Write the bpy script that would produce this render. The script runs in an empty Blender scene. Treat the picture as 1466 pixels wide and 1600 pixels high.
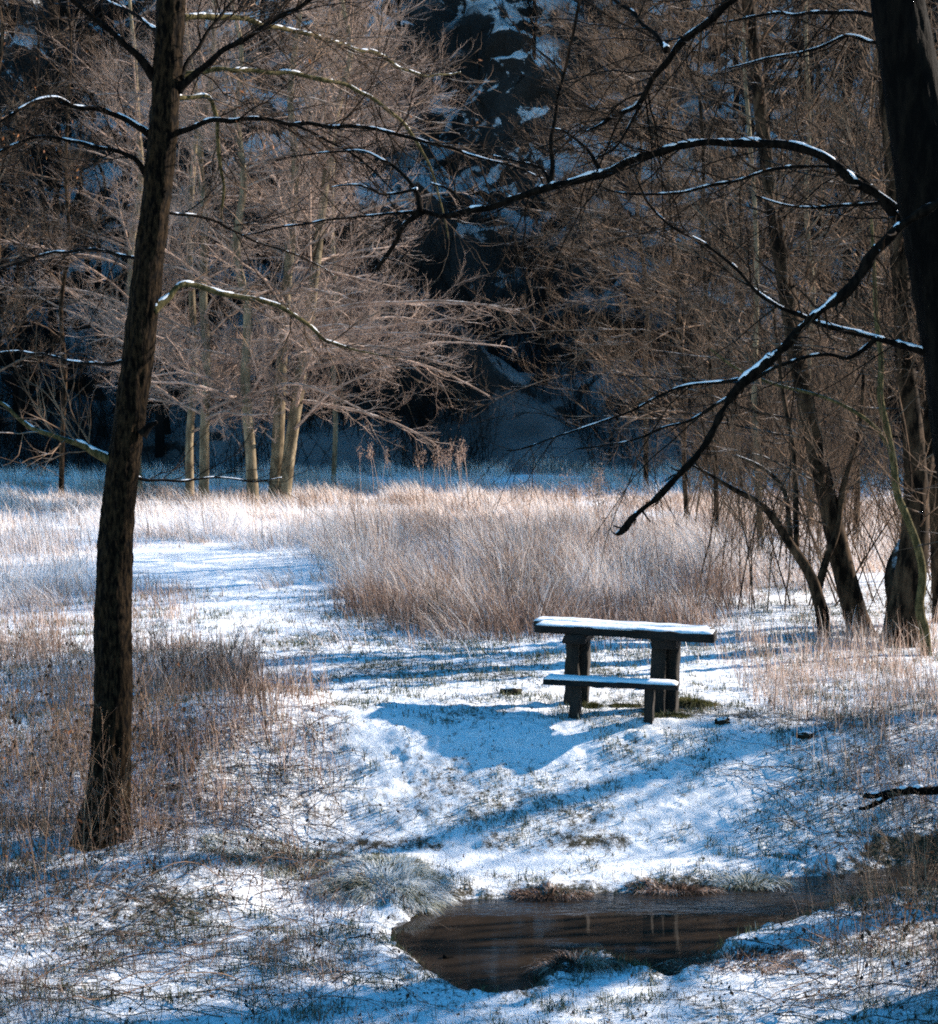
import bpy, math
import numpy as np
from mathutils import Vector

# ------------------------------------------------------------------ camera, sky, sun
SC = bpy.context.scene
COL = SC.collection
CAMZ = 2.7
F = 2400.0
TH = math.atan(140.0 / F)
cam_d = bpy.data.cameras.new('camera')
cam = bpy.data.objects.new('camera', cam_d)
COL.objects.link(cam)
cam.location = (0, 0, CAMZ)
cam.rotation_euler = (math.pi / 2 - TH, 0, 0)
cam_d.sensor_fit = 'HORIZONTAL'
cam_d.sensor_width = 36
cam_d.lens = 36 * F / 1466
cam_d.clip_end = 2000
cam_d.dof.use_dof = True
cam_d.dof.focus_distance = 14.5
cam_d.dof.aperture_fstop = 11
SC.camera = cam

SUN_EL = math.radians(24)
SUN_AZ = math.radians(22)          # behind the plane of the picture, to the right
sdir = Vector((math.cos(SUN_EL) * math.cos(SUN_AZ), math.cos(SUN_EL) * math.sin(SUN_AZ), math.sin(SUN_EL)))
sun_d = bpy.data.lights.new('sun', 'SUN')
sun_d.energy = 5.0
sun_d.angle = math.radians(0.6)
sun_d.color = (1.0, 0.87, 0.74)
sun = bpy.data.objects.new('sun', sun_d)
COL.objects.link(sun)
sun.rotation_euler = sdir.to_track_quat('Z', 'Y').to_euler()
sun.location = (30, 20, 40)

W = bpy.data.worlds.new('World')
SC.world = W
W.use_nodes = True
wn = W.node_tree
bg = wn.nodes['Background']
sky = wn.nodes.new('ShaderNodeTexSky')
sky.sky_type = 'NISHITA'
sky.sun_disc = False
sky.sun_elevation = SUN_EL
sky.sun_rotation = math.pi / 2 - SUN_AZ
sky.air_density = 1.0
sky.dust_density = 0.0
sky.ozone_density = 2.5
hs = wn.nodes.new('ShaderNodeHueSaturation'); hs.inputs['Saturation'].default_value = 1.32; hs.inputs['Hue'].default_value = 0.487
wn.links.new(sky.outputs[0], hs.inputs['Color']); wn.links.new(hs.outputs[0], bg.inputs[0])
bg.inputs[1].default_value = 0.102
SC.view_settings.view_transform = 'Standard'
SC.view_settings.look = 'None'
SC.view_settings.gamma = 1
SC.view_settings.exposure = 1.42
SC.cycles.max_bounces = 5
SC.cycles.diffuse_bounces = 2
SC.cycles.glossy_bounces = 2
SC.cycles.transmission_bounces = 3
SC.cycles.use_denoising = False
SC.cycles.use_adaptive_sampling = False
SC.cycles.filter_width = 1.9
SC.cycles.caustics_reflective = False
SC.cycles.caustics_refractive = False

# ------------------------------------------------------------------ helpers
def ray(px, py):
    c, s = math.cos(TH), math.sin(TH)
    a, b = px - 733.0, 800.0 - py
    return np.array([a, F * c + b * s, -F * s + b * c])

def P(px, py, Y):                       # the point at distance Y seen at a pixel
    d = ray(px, py)
    return np.array([0, 0, CAMZ]) + d * (Y / d[1])

def atz(px, py, z):                     # the point at height z seen at a pixel
    d = ray(px, py)
    return np.array([0, 0, CAMZ]) + d * ((z - CAMZ) / d[2])

def hsh(i, j, s):
    n = (i * 374761393 + j * 668265263 + s * 974634777) & 0xFFFFFFFF
    n = ((n ^ (n >> 13)) * 1274126177) & 0xFFFFFFFF
    n = n ^ (n >> 16)
    return (n & 0xFFFF) / 65535.0

def vn(x, y, s=0):
    x = np.asarray(x, float); y = np.asarray(y, float)
    i = np.floor(x).astype(np.int64); j = np.floor(y).astype(np.int64)
    u = x - i; v = y - j
    u = u * u * (3 - 2 * u); v = v * v * (3 - 2 * v)
    a = hsh(i, j, s); b = hsh(i + 1, j, s); c = hsh(i, j + 1, s); d = hsh(i + 1, j + 1, s)
    return (a * (1 - u) + b * u) * (1 - v) + (c * (1 - u) + d * u) * v

def fbm(x, y, s=0, o=4, g=0.5):
    t = 0; a = 1; n = 0
    for k in range(o):
        t = t + a * vn(x * 2 ** k + 17.3 * k, y * 2 ** k - 9.1 * k, s + k); n += a; a *= g
    return t / n

def sstep(a, b, x):
    t = np.clip((x - a) / (b - a), 0, 1)
    return t * t * (3 - 2 * t)

def poly_sd(x, y, poly):                # signed distance, negative inside
    d = np.full(x.shape, 1e9); ins = np.zeros(x.shape, bool)
    n = len(poly)
    for i in range(n):
        ax, ay = poly[i]; bx, by = poly[(i + 1) % n]
        ex, ey = bx - ax, by - ay
        t = np.clip(((x - ax) * ex + (y - ay) * ey) / (ex * ex + ey * ey + 1e-12), 0, 1)
        d = np.minimum(d, np.hypot(x - ax - t * ex, y - ay - t * ey))
        c = ((ay > y) != (by > y)) & (x < (bx - ax) * (y - ay) / (by - ay + 1e-12) + ax)
        ins ^= c
    return np.where(ins, -d, d)

class MB:
    def __init__(s):
        s.v = []; s.q = []; s.t = []; s.mq = []; s.mt = []; s.n = 0; s.at = []
    def add(s, v, q=None, t=None, m=0, tint=None):
        v = np.asarray(v, np.float32).reshape(-1, 3)
        s.v.append(v)
        s.at.append(np.broadcast_to(np.float32(0.5 if tint is None else tint), (len(v),)).astype(np.float32))
        if q is not None and len(q):
            q = np.asarray(q, np.int32).reshape(-1, 4) + s.n; s.q.append(q); s.mq.append(np.full(len(q), m, np.int32))
        if t is not None and len(t):
            t = np.asarray(t, np.int32).reshape(-1, 3) + s.n; s.t.append(t); s.mt.append(np.full(len(t), m, np.int32))
        s.n += len(v)
    def build(s, name, mats, parent=None, smooth=True, origin=None, tint=False):
        me = bpy.data.meshes.new(name)
        v = np.concatenate(s.v)
        o = bpy.data.objects.new(name, me)
        COL.objects.link(o)
        if parent is not None:
            o.parent = parent
            v = v - np.array(parent.get('org', (0, 0, 0)), np.float32)
        elif origin is not None:
            v = v - np.asarray(origin, np.float32); o.location = origin
            o['org'] = [float(c) for c in origin]
        if parent is not None and 'org' in parent:
            o['org'] = parent['org']
        q = np.concatenate(s.q) if s.q else np.zeros((0, 4), np.int32)
        t = np.concatenate(s.t) if s.t else np.zeros((0, 3), np.int32)
        li = np.concatenate([q.ravel(), t.ravel()]).astype(np.int32)
        me.vertices.add(len(v)); me.vertices.foreach_set('co', v.astype(np.float32).ravel())
        me.loops.add(len(li)); me.loops.foreach_set('vertex_index', li)
        nf = len(q) + len(t)
        me.polygons.add(nf)
        ls = np.concatenate([np.arange(len(q)) * 4, len(q) * 4 + np.arange(len(t)) * 3]).astype(np.int32)
        me.polygons.foreach_set('loop_start', ls)
        mi = np.concatenate(([*s.mq] or [np.zeros(0, np.int32)]) + ([*s.mt] or [np.zeros(0, np.int32)])).astype(np.int32)
        if tint:
            a = me.attributes.new('tint', 'FLOAT', 'POINT'); a.data.foreach_set('value', np.concatenate(s.at))
        for m in (mats if isinstance(mats, (list, tuple)) else [mats]):
            me.materials.append(m)
        me.update(calc_edges=True)
        me.polygons.foreach_set('material_index', mi)
        me.polygons.foreach_set('use_smooth', np.full(nf, smooth))
        me.update()
        return o

def tag(o, label=None, cat=None, group=None, kind=None):
    if label: o['label'] = label
    if cat: o['category'] = cat
    if group: o['group'] = group
    if kind: o['kind'] = kind
    return o

def empty(name, loc):
    o = bpy.data.objects.new(name, None); COL.objects.link(o)
    o.location = [float(c) for c in loc]; o['org'] = [float(c) for c in loc]
    o.empty_display_size = 0.2
    return o

def nrm(a):
    return a / (np.linalg.norm(a, axis=-1, keepdims=True) + 1e-9)

def tubes(mb, Pt, R, sides=3, m=0, tint=None, cap=False):
    Pt = np.asarray(Pt, float); R = np.asarray(R, float)
    N, K, _ = Pt.shape
    if N == 0: return
    T = np.empty_like(Pt)
    T[:, 1:-1] = Pt[:, 2:] - Pt[:, :-2]; T[:, 0] = Pt[:, 1] - Pt[:, 0]; T[:, -1] = Pt[:, -1] - Pt[:, -2]
    T = nrm(T)
    mean = nrm(Pt[:, -1] - Pt[:, 0])
    ref = np.where(np.abs(mean[:, 2:3]) > 0.75, np.array([[0.0, 1.0, 0.0]]), np.array([[0.0, 0.0, 1.0]]))[:, None, :]
    U = nrm(ref - (ref * T).sum(-1, keepdims=True) * T)
    V = np.cross(T, U)
    a = np.arange(sides) * 2 * math.pi / sides
    ring = Pt[:, :, None, :] + R[:, :, None, None] * (np.cos(a)[None, None, :, None] * U[:, :, None, :] + np.sin(a)[None, None, :, None] * V[:, :, None, :])
    base = (np.arange(N) * K * sides)[:, None, None] + (np.arange(K - 1) * sides)[None, :, None]
    k = np.arange(sides)[None, None, :]; k2 = (k + 1) % sides
    q = np.stack([base + k, base + k2, base + sides + k2, base + sides + k], -1).reshape(-1, 4)
    tt = None
    if tint is not None: tt = np.repeat(np.asarray(tint, float), K * sides)
    tr = None
    if cap:
        tr = []
        for n in range(N):
            for e, rev in ((0, True), (K - 1, False)):
                b = n * K * sides + e * sides
                for i in range(1, sides - 1):
                    tr.append((b, b + i + 1, b + i) if rev else (b, b + i, b + i + 1))
    mb.add(ring, q, tr, m, tt)

def grow(rng, S, D, L, K, wig, up):
    N = len(S); Pt = np.zeros((N, K, 3)); Pt[:, 0] = S; d = nrm(D)
    st = (L / (K - 1))[:, None]
    up = np.asarray(up, float)
    for k in range(1, K):
        u = np.zeros((N, 3)); u[:, 2] = up
        d = nrm(d + rng.normal(0, wig, (N, 3)) + u)
        Pt[:, k] = Pt[:, k - 1] + d * st
    return Pt

def lens_of(Pt):
    return np.linalg.norm(np.diff(Pt, axis=1), axis=-1).sum(1)

def spawn(rng, Pt, R, n, t0, t1, ang, flat=1.0, w=None):
    N, K, _ = Pt.shape
    if w is None: w = lens_of(Pt)
    p = w / w.sum()
    idx = rng.choice(N, n, p=p)
    t = rng.uniform(t0, t1, n)
    f = t * (K - 1); i = np.minimum(f.astype(int), K - 2); fr = (f - i)[:, None]
    S = Pt[idx, i] * (1 - fr) + Pt[idx, i + 1] * fr
    r = R[idx, i] * (1 - fr[:, 0]) + R[idx, i + 1] * fr[:, 0]
    T = nrm(Pt[idx, i + 1] - Pt[idx, i])
    x = rng.normal(0, 1, (n, 3)); x[:, 2] *= flat
    x = nrm(x - (x * T).sum(1, keepdims=True) * T)
    a = rng.normal(ang, 0.18, n)[:, None]
    return S, np.cos(a) * T + np.sin(a) * x, r, t, idx

def taper(r0, K, end=0.35):
    return r0[:, None] * np.linspace(1, end, K)[None, :]

def twigs(rng, mb, Pt, R, spec, m=0, jobs=None):
    """spec: levels of (count per metre of parent, len lo, len hi, points, wiggle, up, angle, min radius, max radius, flat, t0)"""
    cur, cr = Pt, R
    for (dens, l0, l1, K, wig, up, ang, rmin, rmax, flat, t0) in spec:
        L = lens_of(cur); n = int(L.sum() * dens)
        if n < 1: return
        S, D, r, t, idx = spawn(rng, cur, cr, n, t0, 1.0, ang, flat)
        ln = rng.uniform(l0, l1, n) * (1.15 - 0.6 * t) * np.clip(L[idx] / (l1 * 1.2), 0.35, 1.2)
        r0 = np.clip(r * 0.6, rmin, rmax)
        nx = grow(rng, S, D, ln, K, wig, up)
        nr = taper(r0, K, 0.4)
        tubes(mb, nx, nr, 3, m)
        cur, cr = nx, nr
    return cur

def resample(pts, rad, n):
    pts = np.asarray(pts, float); rad = np.asarray(rad, float)
    s = np.concatenate([[0], np.cumsum(np.linalg.norm(np.diff(pts, axis=0), axis=1))])
    u = np.linspace(0, s[-1], n)
    # Catmull-Rom through the points
    k = np.clip(np.searchsorted(s, u, side='right') - 1, 0, len(pts) - 2)
    t = ((u - s[k]) / (s[k + 1] - s[k] + 1e-9))[:, None]
    p0 = pts[np.maximum(k - 1, 0)]; p1 = pts[k]; p2 = pts[k + 1]; p3 = pts[np.minimum(k + 2, len(pts) - 1)]
    q = 0.5 * (2 * p1 + (p2 - p0) * t + (2 * p0 - 5 * p1 + 4 * p2 - p3) * t ** 2 + (3 * p1 - p0 - 3 * p2 + p3) * t ** 3)
    return q, np.interp(u, s, rad)

# ------------------------------------------------------------------ materials
def mat(name):
    m = bpy.data.materials.new(name); m.use_nodes = True
    nt = m.node_tree; b = nt.nodes['Principled BSDF']
    return m, nt, b

def N_(nt, t, **k):
    n = nt.nodes.new(t)
    for a, v in k.items(): setattr(n, a, v)
    return n

def ramp(nt, src, stops):
    r = N_(nt, 'ShaderNodeValToRGB')
    e = r.color_ramp.elements
    while len(e) > len(stops): e.remove(e[-1])
    while len(e) < len(stops): e.new(0.5)
    for q, (p, c) in zip(e, stops):
        q.position = p; q.color = (*c, 1) if len(c) == 3 else c
    nt.links.new(src, r.inputs[0])
    return r

def noise(nt, scale, detail=4, rough=0.55, vec=None, scl=None):
    tc = N_(nt, 'ShaderNodeTexCoord')
    src = tc.outputs['Object']
    if scl:
        mp = N_(nt, 'ShaderNodeMapping'); mp.inputs['Scale'].default_value = scl
        nt.links.new(src, mp.inputs[0]); src = mp.outputs[0]
    n = N_(nt, 'ShaderNodeTexNoise'); n.inputs['Scale'].default_value = scale
    n.inputs['Detail'].default_value = detail; n.inputs['Roughness'].default_value = rough
    nt.links.new(src, n.inputs['Vector'])
    return n

def bump(nt, b, h, strength, dist):
    bp = N_(nt, 'ShaderNodeBump'); bp.inputs['Strength'].default_value = strength; bp.inputs['Distance'].default_value = dist
    nt.links.new(h, bp.inputs['Height']); nt.links.new(bp.outputs[0], b.inputs['Normal'])

def mixc(nt, fac, a, b):
    m = N_(nt, 'ShaderNodeMix', data_type='RGBA')
    if isinstance(fac, float): m.inputs[0].default_value = fac
    else: nt.links.new(fac, m.inputs[0])
    for s, v in ((6, a), (7, b)):
        if isinstance(v, tuple): m.inputs[s].default_value = (*v, 1)
        else: nt.links.new(v, m.inputs[s])
    return m.outputs[2]

def math_(nt, op, a, b=None, clamp=False):
    m = N_(nt, 'ShaderNodeMath', operation=op); m.use_clamp = clamp
    for i, v in enumerate((a, b)):
        if v is None: continue
        if isinstance(v, (int, float)): m.inputs[i].default_value = v
        else: nt.links.new(v, m.inputs[i])
    return m.outputs[0]

def snow_mask(nt, lo, hi, nscale, namp):
    """how far a surface faces up (snow lies there), broken up by noise"""
    g = N_(nt, 'ShaderNodeNewGeometry')
    sx = N_(nt, 'ShaderNodeSeparateXYZ'); nt.links.new(g.outputs['Normal'], sx.inputs[0])
    n = noise(nt, nscale, 7, 0.7)
    a = math_(nt, 'SUBTRACT', n.outputs[0], 0.5); a = math_(nt, 'MULTIPLY', a, namp)
    z = math_(nt, 'ADD', sx.outputs[2], a)
    mr = N_(nt, 'ShaderNodeMapRange'); mr.inputs[1].default_value = lo; mr.inputs[2].default_value = hi
    nt.links.new(z, mr.inputs[0])
    return mr.outputs[0]

SNOW = (0.82, 0.86, 0.92)
def bark(name, c1, c2, snow=None, scale=9, bs=0.6):
    m, nt, b = mat(name)
    n = noise(nt, scale, 5, 0.65, scl=(1, 1, 0.3))
    r = ramp(nt, n.outputs[0], [(0.42, c1), (0.74, c2)])
    col = r.outputs[0]
    if snow:
        k = snow_mask(nt, *snow)
        col = mixc(nt, k, col, SNOW)
    nt.links.new(col, b.inputs['Base Color'])
    b.inputs['Roughness'].default_value = 0.85
    b.inputs['Specular IOR Level'].default_value = 0.06
    bump(nt, b, n.outputs[0], bs, 0.02)
    return m

M = {}
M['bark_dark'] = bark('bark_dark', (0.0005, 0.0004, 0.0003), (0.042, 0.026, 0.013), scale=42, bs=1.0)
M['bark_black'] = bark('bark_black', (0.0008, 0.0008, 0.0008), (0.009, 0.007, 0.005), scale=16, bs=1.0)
M['bark_olive'] = bark('bark_olive', (0.04, 0.036, 0.015), (0.19, 0.15, 0.07), snow=(0.85, 1.05, 25, 0.7), scale=30)  # olive sapling bark; also a paler branch bark with sunlight put into the colour
M['bark_branch'] = bark('bark_branch', (0.001, 0.0009, 0.0008), (0.014, 0.010, 0.007), snow=(0.95, 1.1, 25, 0.7), scale=30)
M['bark_pale'] = bark('bark_pale', (0.09, 0.07, 0.045), (0.36, 0.29, 0.19), snow=(0.75, 0.95, 3, 0.5), scale=5)
M['bark_mid'] = bark('bark_mid', (0.005, 0.0035, 0.0025), (0.11, 0.07, 0.042), snow=(0.75, 0.95, 6, 0.7), scale=8)
M['twig_pale'] = bark('twig_pale', (0.20, 0.145, 0.115), (0.56, 0.41, 0.335), snow=(0.92, 1.15, 3, 0.8), scale=1.3)
M['twig_mid'] = bark('twig_mid', (0.02, 0.014, 0.010), (0.38, 0.255, 0.175), snow=(0.95, 1.2, 4, 1.0), scale=2)
M['twig_dark'] = bark('twig_dark', (0.004, 0.003, 0.002), (0.045, 0.028, 0.018), snow=(1.0, 1.2, 8, 0.8), scale=3)
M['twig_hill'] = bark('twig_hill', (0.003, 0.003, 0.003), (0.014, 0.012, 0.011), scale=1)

m, nt, b = mat('snow')
n = noise(nt, 40, 3); b.inputs['Base Color'].default_value = (*SNOW, 1)
b.inputs['Roughness'].default_value = 0.6; b.inputs['Subsurface Weight'].default_value = 0.0
b.inputs['Specular IOR Level'].default_value = 0.3
bump(nt, b, n.outputs[0], 0.4, 0.01); M['snow'] = m

# ground: snow over turf and soil
m, nt, b = mat('snowy_ground')
at = N_(nt, 'ShaderNodeAttribute'); at.attribute_name = 'tint'
n1 = noise(nt, 13, 7, 0.72); n2 = noise(nt, 70, 4, 0.7); n3 = noise(nt, 2.2, 4)
a = math_(nt, 'MULTIPLY', n1.outputs[0], 0.62); a = math_(nt, 'ADD', a, math_(nt, 'MULTIPLY', n2.outputs[0], 0.38))
a = math_(nt, 'ADD', a, math_(nt, 'MULTIPLY', math_(nt, 'SUBTRACT', at.outputs['Fac'], 0.5), 1.0))
mr = N_(nt, 'ShaderNodeMapRange'); mr.inputs[1].default_value = 0.50; mr.inputs[2].default_value = 0.60
nt.links.new(a, mr.inputs[0])
turf = ramp(nt, n2.outputs[0], [(0.3, (0.012, 0.012, 0.008)), (0.55, (0.05, 0.05, 0.022)), (0.75, (0.13, 0.11, 0.06))])
turf2 = mixc(nt, n3.outputs[0], turf.outputs[0], (0.045, 0.032, 0.022))
col = mixc(nt, mr.outputs[0], SNOW, turf2)
nt.links.new(col, b.inputs['Base Color'])
b.inputs['Roughness'].default_value = 0.75; b.inputs['Specular IOR Level'].default_value = 0.2
bump(nt, b, math_(nt, 'SUBTRACT', n1.outputs[0], math_(nt, 'MULTIPLY', mr.outputs[0], 0.35)), 0.7, 0.05)
M['ground'] = m

# hillside: rock, leaf litter and snow on whatever faces up
m, nt, b = mat('hillside_rock')
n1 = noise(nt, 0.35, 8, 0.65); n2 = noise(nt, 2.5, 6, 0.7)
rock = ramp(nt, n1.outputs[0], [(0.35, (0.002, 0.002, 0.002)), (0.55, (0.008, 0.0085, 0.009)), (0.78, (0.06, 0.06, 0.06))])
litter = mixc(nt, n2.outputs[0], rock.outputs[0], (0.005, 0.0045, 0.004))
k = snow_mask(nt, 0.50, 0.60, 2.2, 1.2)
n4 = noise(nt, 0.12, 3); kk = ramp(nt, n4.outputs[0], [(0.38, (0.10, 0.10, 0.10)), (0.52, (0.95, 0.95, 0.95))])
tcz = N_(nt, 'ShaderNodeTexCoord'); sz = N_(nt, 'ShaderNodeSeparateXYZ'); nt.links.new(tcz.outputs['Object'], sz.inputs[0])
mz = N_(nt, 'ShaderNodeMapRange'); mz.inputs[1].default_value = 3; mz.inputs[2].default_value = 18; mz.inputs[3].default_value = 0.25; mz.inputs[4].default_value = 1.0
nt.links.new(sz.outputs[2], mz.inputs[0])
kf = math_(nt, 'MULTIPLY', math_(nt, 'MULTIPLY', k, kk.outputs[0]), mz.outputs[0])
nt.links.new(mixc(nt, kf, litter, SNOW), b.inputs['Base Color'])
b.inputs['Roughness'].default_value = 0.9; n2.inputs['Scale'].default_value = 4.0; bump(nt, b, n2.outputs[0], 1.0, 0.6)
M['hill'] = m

# water
m, nt, b = mat('stream_water')
b.inputs['Base Color'].default_value = (0.028, 0.021, 0.016, 1)
b.inputs['Roughness'].default_value = 0.035; b.inputs['IOR'].default_value = 1.6
n = noise(nt, 9, 3, 0.5, scl=(0.5, 1.6, 1)); n5 = noise(nt, 34, 2, 0.5, scl=(0.6, 1.5, 1))
bump(nt, b, math_(nt, 'ADD', n.outputs[0], math_(nt, 'MULTIPLY', n5.outputs[0], 0.3)), 0.05, 0.02)
tcw = N_(nt, 'ShaderNodeTexCoord'); sw_ = N_(nt, 'ShaderNodeSeparateXYZ'); nt.links.new(tcw.outputs['Object'], sw_.inputs[0])
mw = N_(nt, 'ShaderNodeMapRange'); mw.inputs[1].default_value = 11.0; mw.inputs[2].default_value = 11.6; mw.inputs[3].default_value = 0.018; mw.inputs[4].default_value = 0.9
nt.links.new(sw_.outputs[1], mw.inputs[0])
[nt.links.new(mw.outputs[0], q.inputs['Strength']) for q in nt.nodes if q.bl_idname == 'ShaderNodeBump']
M['water'] = m

def blade(name, stops, trans=0.35, rough=0.7, loc=None):
    m, nt, b = mat(name)
    at = N_(nt, 'ShaderNodeAttribute'); at.attribute_name = 'tint'
    r = ramp(nt, at.outputs['Fac'], stops)
    nt.links.new(r.outputs[0], b.inputs['Base Color']); b.inputs['Roughness'].default_value = rough
    b.inputs['Specular IOR Level'].default_value = 0.3
    if trans > 0:
        t = N_(nt, 'ShaderNodeBsdfTranslucent'); nt.links.new(r.outputs[0], t.inputs[0])
        mx = N_(nt, 'ShaderNodeMixShader'); mx.inputs[0].default_value = trans
        nt.links.new(b.outputs[0], mx.inputs[1]); nt.links.new(t.outputs[0], mx.inputs[2])
        nt.links.new(mx.outputs[0], nt.nodes['Material Output'].inputs[0])
    return m
M['straw'] = blade('dry_straw', [(0.0, (0.06, 0.036, 0.026)), (0.3, (0.27, 0.17, 0.125)), (0.6, (0.62, 0.46, 0.37)), (0.85, (0.82, 0.72, 0.65)), (1, (0.85, 0.86, 0.9))], 0.35)
M['turf'] = blade('turf_blade', [(0, (0.02, 0.022, 0.012)), (0.4, (0.05, 0.06, 0.025)), (0.75, (0.16, 0.17, 0.08)), (1, (0.5, 0.5, 0.42))], 0.2)
M['frost'] = blade('frosted_blade', [(0, (0.02, 0.022, 0.012)), (0.35, (0.13, 0.13, 0.075)), (0.7, (0.48, 0.49, 0.40)), (1, (0.82, 0.85, 0.88))], 0.25)
M['stem'] = blade('dry_stem', [(0, (0.03, 0.018, 0.012)), (0.5, (0.13, 0.075, 0.045)), (0.8, (0.33, 0.20, 0.12)), (1, (0.5, 0.36, 0.24))], 0.0)
M['leaf'] = blade('dead_leaf', [(0, (0.012, 0.01, 0.008)), (0.6, (0.05, 0.03, 0.018)), (0.85, (0.22, 0.08, 0.03)), (1, (0.45, 0.18, 0.06))], 0.25)
M['moss'] = blade('moss', [(0, (0.02, 0.022, 0.008)), (0.5, (0.07, 0.075, 0.018)), (1, (0.20, 0.18, 0.05))], 0.2)

m, nt, b = mat('weathered_wood')
n = noise(nt, 12, 6, 0.65, scl=(0.5, 6, 6)); r = ramp(nt, n.outputs[0], [(0.35, (0.002, 0.0015, 0.001)), (0.75, (0.014, 0.009, 0.0055))])
nt.links.new(r.outputs[0], b.inputs['Base Color']); b.inputs['Roughness'].default_value = 0.85; bump(nt, b, n.outputs[0], 0.8, 0.01)
M['wood'] = m
m, nt, b = mat('weathered_post')
n = noise(nt, 12, 6, 0.65, scl=(6, 6, 0.5)); r = ramp(nt, n.outputs[0], [(0.35, (0.002, 0.0015, 0.001)), (0.75, (0.024, 0.016, 0.009))])
nt.links.new(r.outputs[0], b.inputs['Base Color']); b.inputs['Roughness'].default_value = 0.85; bump(nt, b, n.outputs[0], 0.8, 0.01)
M['post'] = m

# ------------------------------------------------------------------ ground
WZ = -0.9
wpx = [(662, 1432), (700, 1412), (800, 1408), (920, 1402), (1010, 1398), (1100, 1392), (1200, 1380), (1290, 1376), (1380, 1362), (1500, 1350), (1620, 1340), (1800, 1330),
       (1800, 1346), (1620, 1358), (1480, 1374), (1380, 1392), (1290, 1418), (1200, 1440), (1120, 1462), (1092, 1490), (1085, 1515), (1050, 1520), (1000, 1500), (940, 1488), (880, 1496), (835, 1522), (800, 1556),
       (745, 1552), (690, 1522), (674, 1505), (646, 1482), (640, 1455)]
WPOLY = [tuple(atz(x, y, WZ)[:2]) for x, y in wpx]
BY = [-40, 0, 4, 7.0, 8.4, 9.6, 11.6, 12.0, 12.25, 12.42, 12.6, 13.2, 13.75, 14.0, 20, 30, 45, 54, 62, 400]
BZ = [1.6, 1.1, .4, -.50, -.80, -.83, -.86, -.815, -.79, -.70, -.63, -.36, -.08, -.01, .02, .22, .5, .75, 1.1, 1.3]
DZ = [WZ]
def hill_h(x, y):
    y0 = 56 + 5 * (fbm(x / 16, y * 0 + 3.3, 91, 3) - 0.5) * 2 - 0.02 * x - 4 * sstep(20, 50, x)
    d = y - y0 - 5 * sstep(30, 80, np.abs(x - 6)) * 0
    # a gully up the middle of the picture
    g = np.exp(-((x - (0.5 + 0.09 * (y - 56))) / 4.5) ** 2)
    prof = np.interp(d, [-3, 0, 3, 4.2, 10, 11.5, 18, 19.5, 30, 42, 60, 400], [0, 0.2, 1.8, 6.5, 9.5, 14.5, 18.5, 22, 31, 38, 42, 44])
    prof2 = np.interp(d, [-3, 0, 6, 14, 26, 34, 42, 60, 400], [0, 0.3, 4.0, 12, 22, 31, 38, 42, 44])
    cl = sstep(0.35, 0.6, fbm(x / 9, y / 30, 55, 3))
    h = prof * cl + prof2 * (1 - cl)
    h = h - 3.0 * g * sstep(2, 12, d)
    am = sstep(-1, 8, d)
    h = h + am * ((fbm(x / 5, y / 5, 11, 5) - 0.5) * 4.0 + (fbm(x / 1.2, y / 1.2, 12, 3) - 0.5) * 1.1 - np.abs(fbm(x / 2.1, y / 3.0, 13, 3) - 0.5) * 5.0)
    lower = (1 + 0.22 * sstep(14, 45, x)) * (1 - 0.5 * sstep(80, 140, x))
    return np.maximum(h, 0) * lower

def H(x, y, detail=True, aux=False):
    x = np.asarray(x, float); y = np.asarray(y, float)
    b = np.interp(y, BY, BZ)
    # right-hand near bank rises, left bank a low hump under the brambles
    b = b + 0.22 * sstep(1.6, 4.0, x) * sstep(11.4, 9.8, y) + 0.24 * sstep(-1.0, -2.4, x) * sstep(10.2, 11.8, y) * sstep(14, 12.6, y)
    c1 = atz(350, 1120, -.05)
    b = b + 0.16 * np.exp(-(((x - c1[0]) / 0.9) ** 2 + ((y - c1[1]) / 1.0) ** 2))
    c2 = atz(600, 1360, -0.75)
    b = b + 0.17 * np.exp(-(((x - c2[0]) / 0.45) ** 2 + ((y - c2[1]) / 0.4) ** 2))
    near = (y > 7.5) & (y < 14) & (np.abs(x) < 9)
    b = b + (fbm(x / 3.1, y / 3.1, 5, 3) - 0.5) * 0.16 * sstep(11, 13, y)
    if detail:
        hum = (fbm(x / 0.55, y / 0.4, 7, 4, 0.55) - 0.5) * 0.05 + (fbm(x / 0.13, y / 0.10, 8, 3, 0.6) - 0.5) * 0.05
        quiet = 1 - 0.6 * np.exp(-((y - (12.05 + 0.03 * x)) / 0.25) ** 2)
        b = b + hum * sstep(60, 40, y) * quiet
    sd = np.full(x.shape, 9.0)
    if near.any():
        xn, yn = x[near], y[near]
        s = poly_sd(xn, yn, WPOLY) + (fbm(xn / 0.25, yn / 0.2, 31, 3) - 0.5) * 0.14
        sd[near] = s
        wd = 0.10 + 0.30 * fbm(xn / 0.5, yn / 0.5, 33, 2)
        lump = sstep(0.45, 0.75, fbm(xn / 0.16, yn / 0.12, 35, 2)) * 0.06 * np.exp(-((s - 0.12) / 0.16) ** 2)
        bn = np.maximum(b[near], WZ + 0.045) + lump
        up = WZ - 0.03 + (bn - WZ + 0.03) * sstep(-0.03, 1, s / wd)
        b[near] = np.where(s < 0, np.maximum(WZ - 0.3, WZ - 0.03 + s * 0.9), up)
    b = b + hill_h(x, y)
    if aux: return b, sd
    return b

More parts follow.
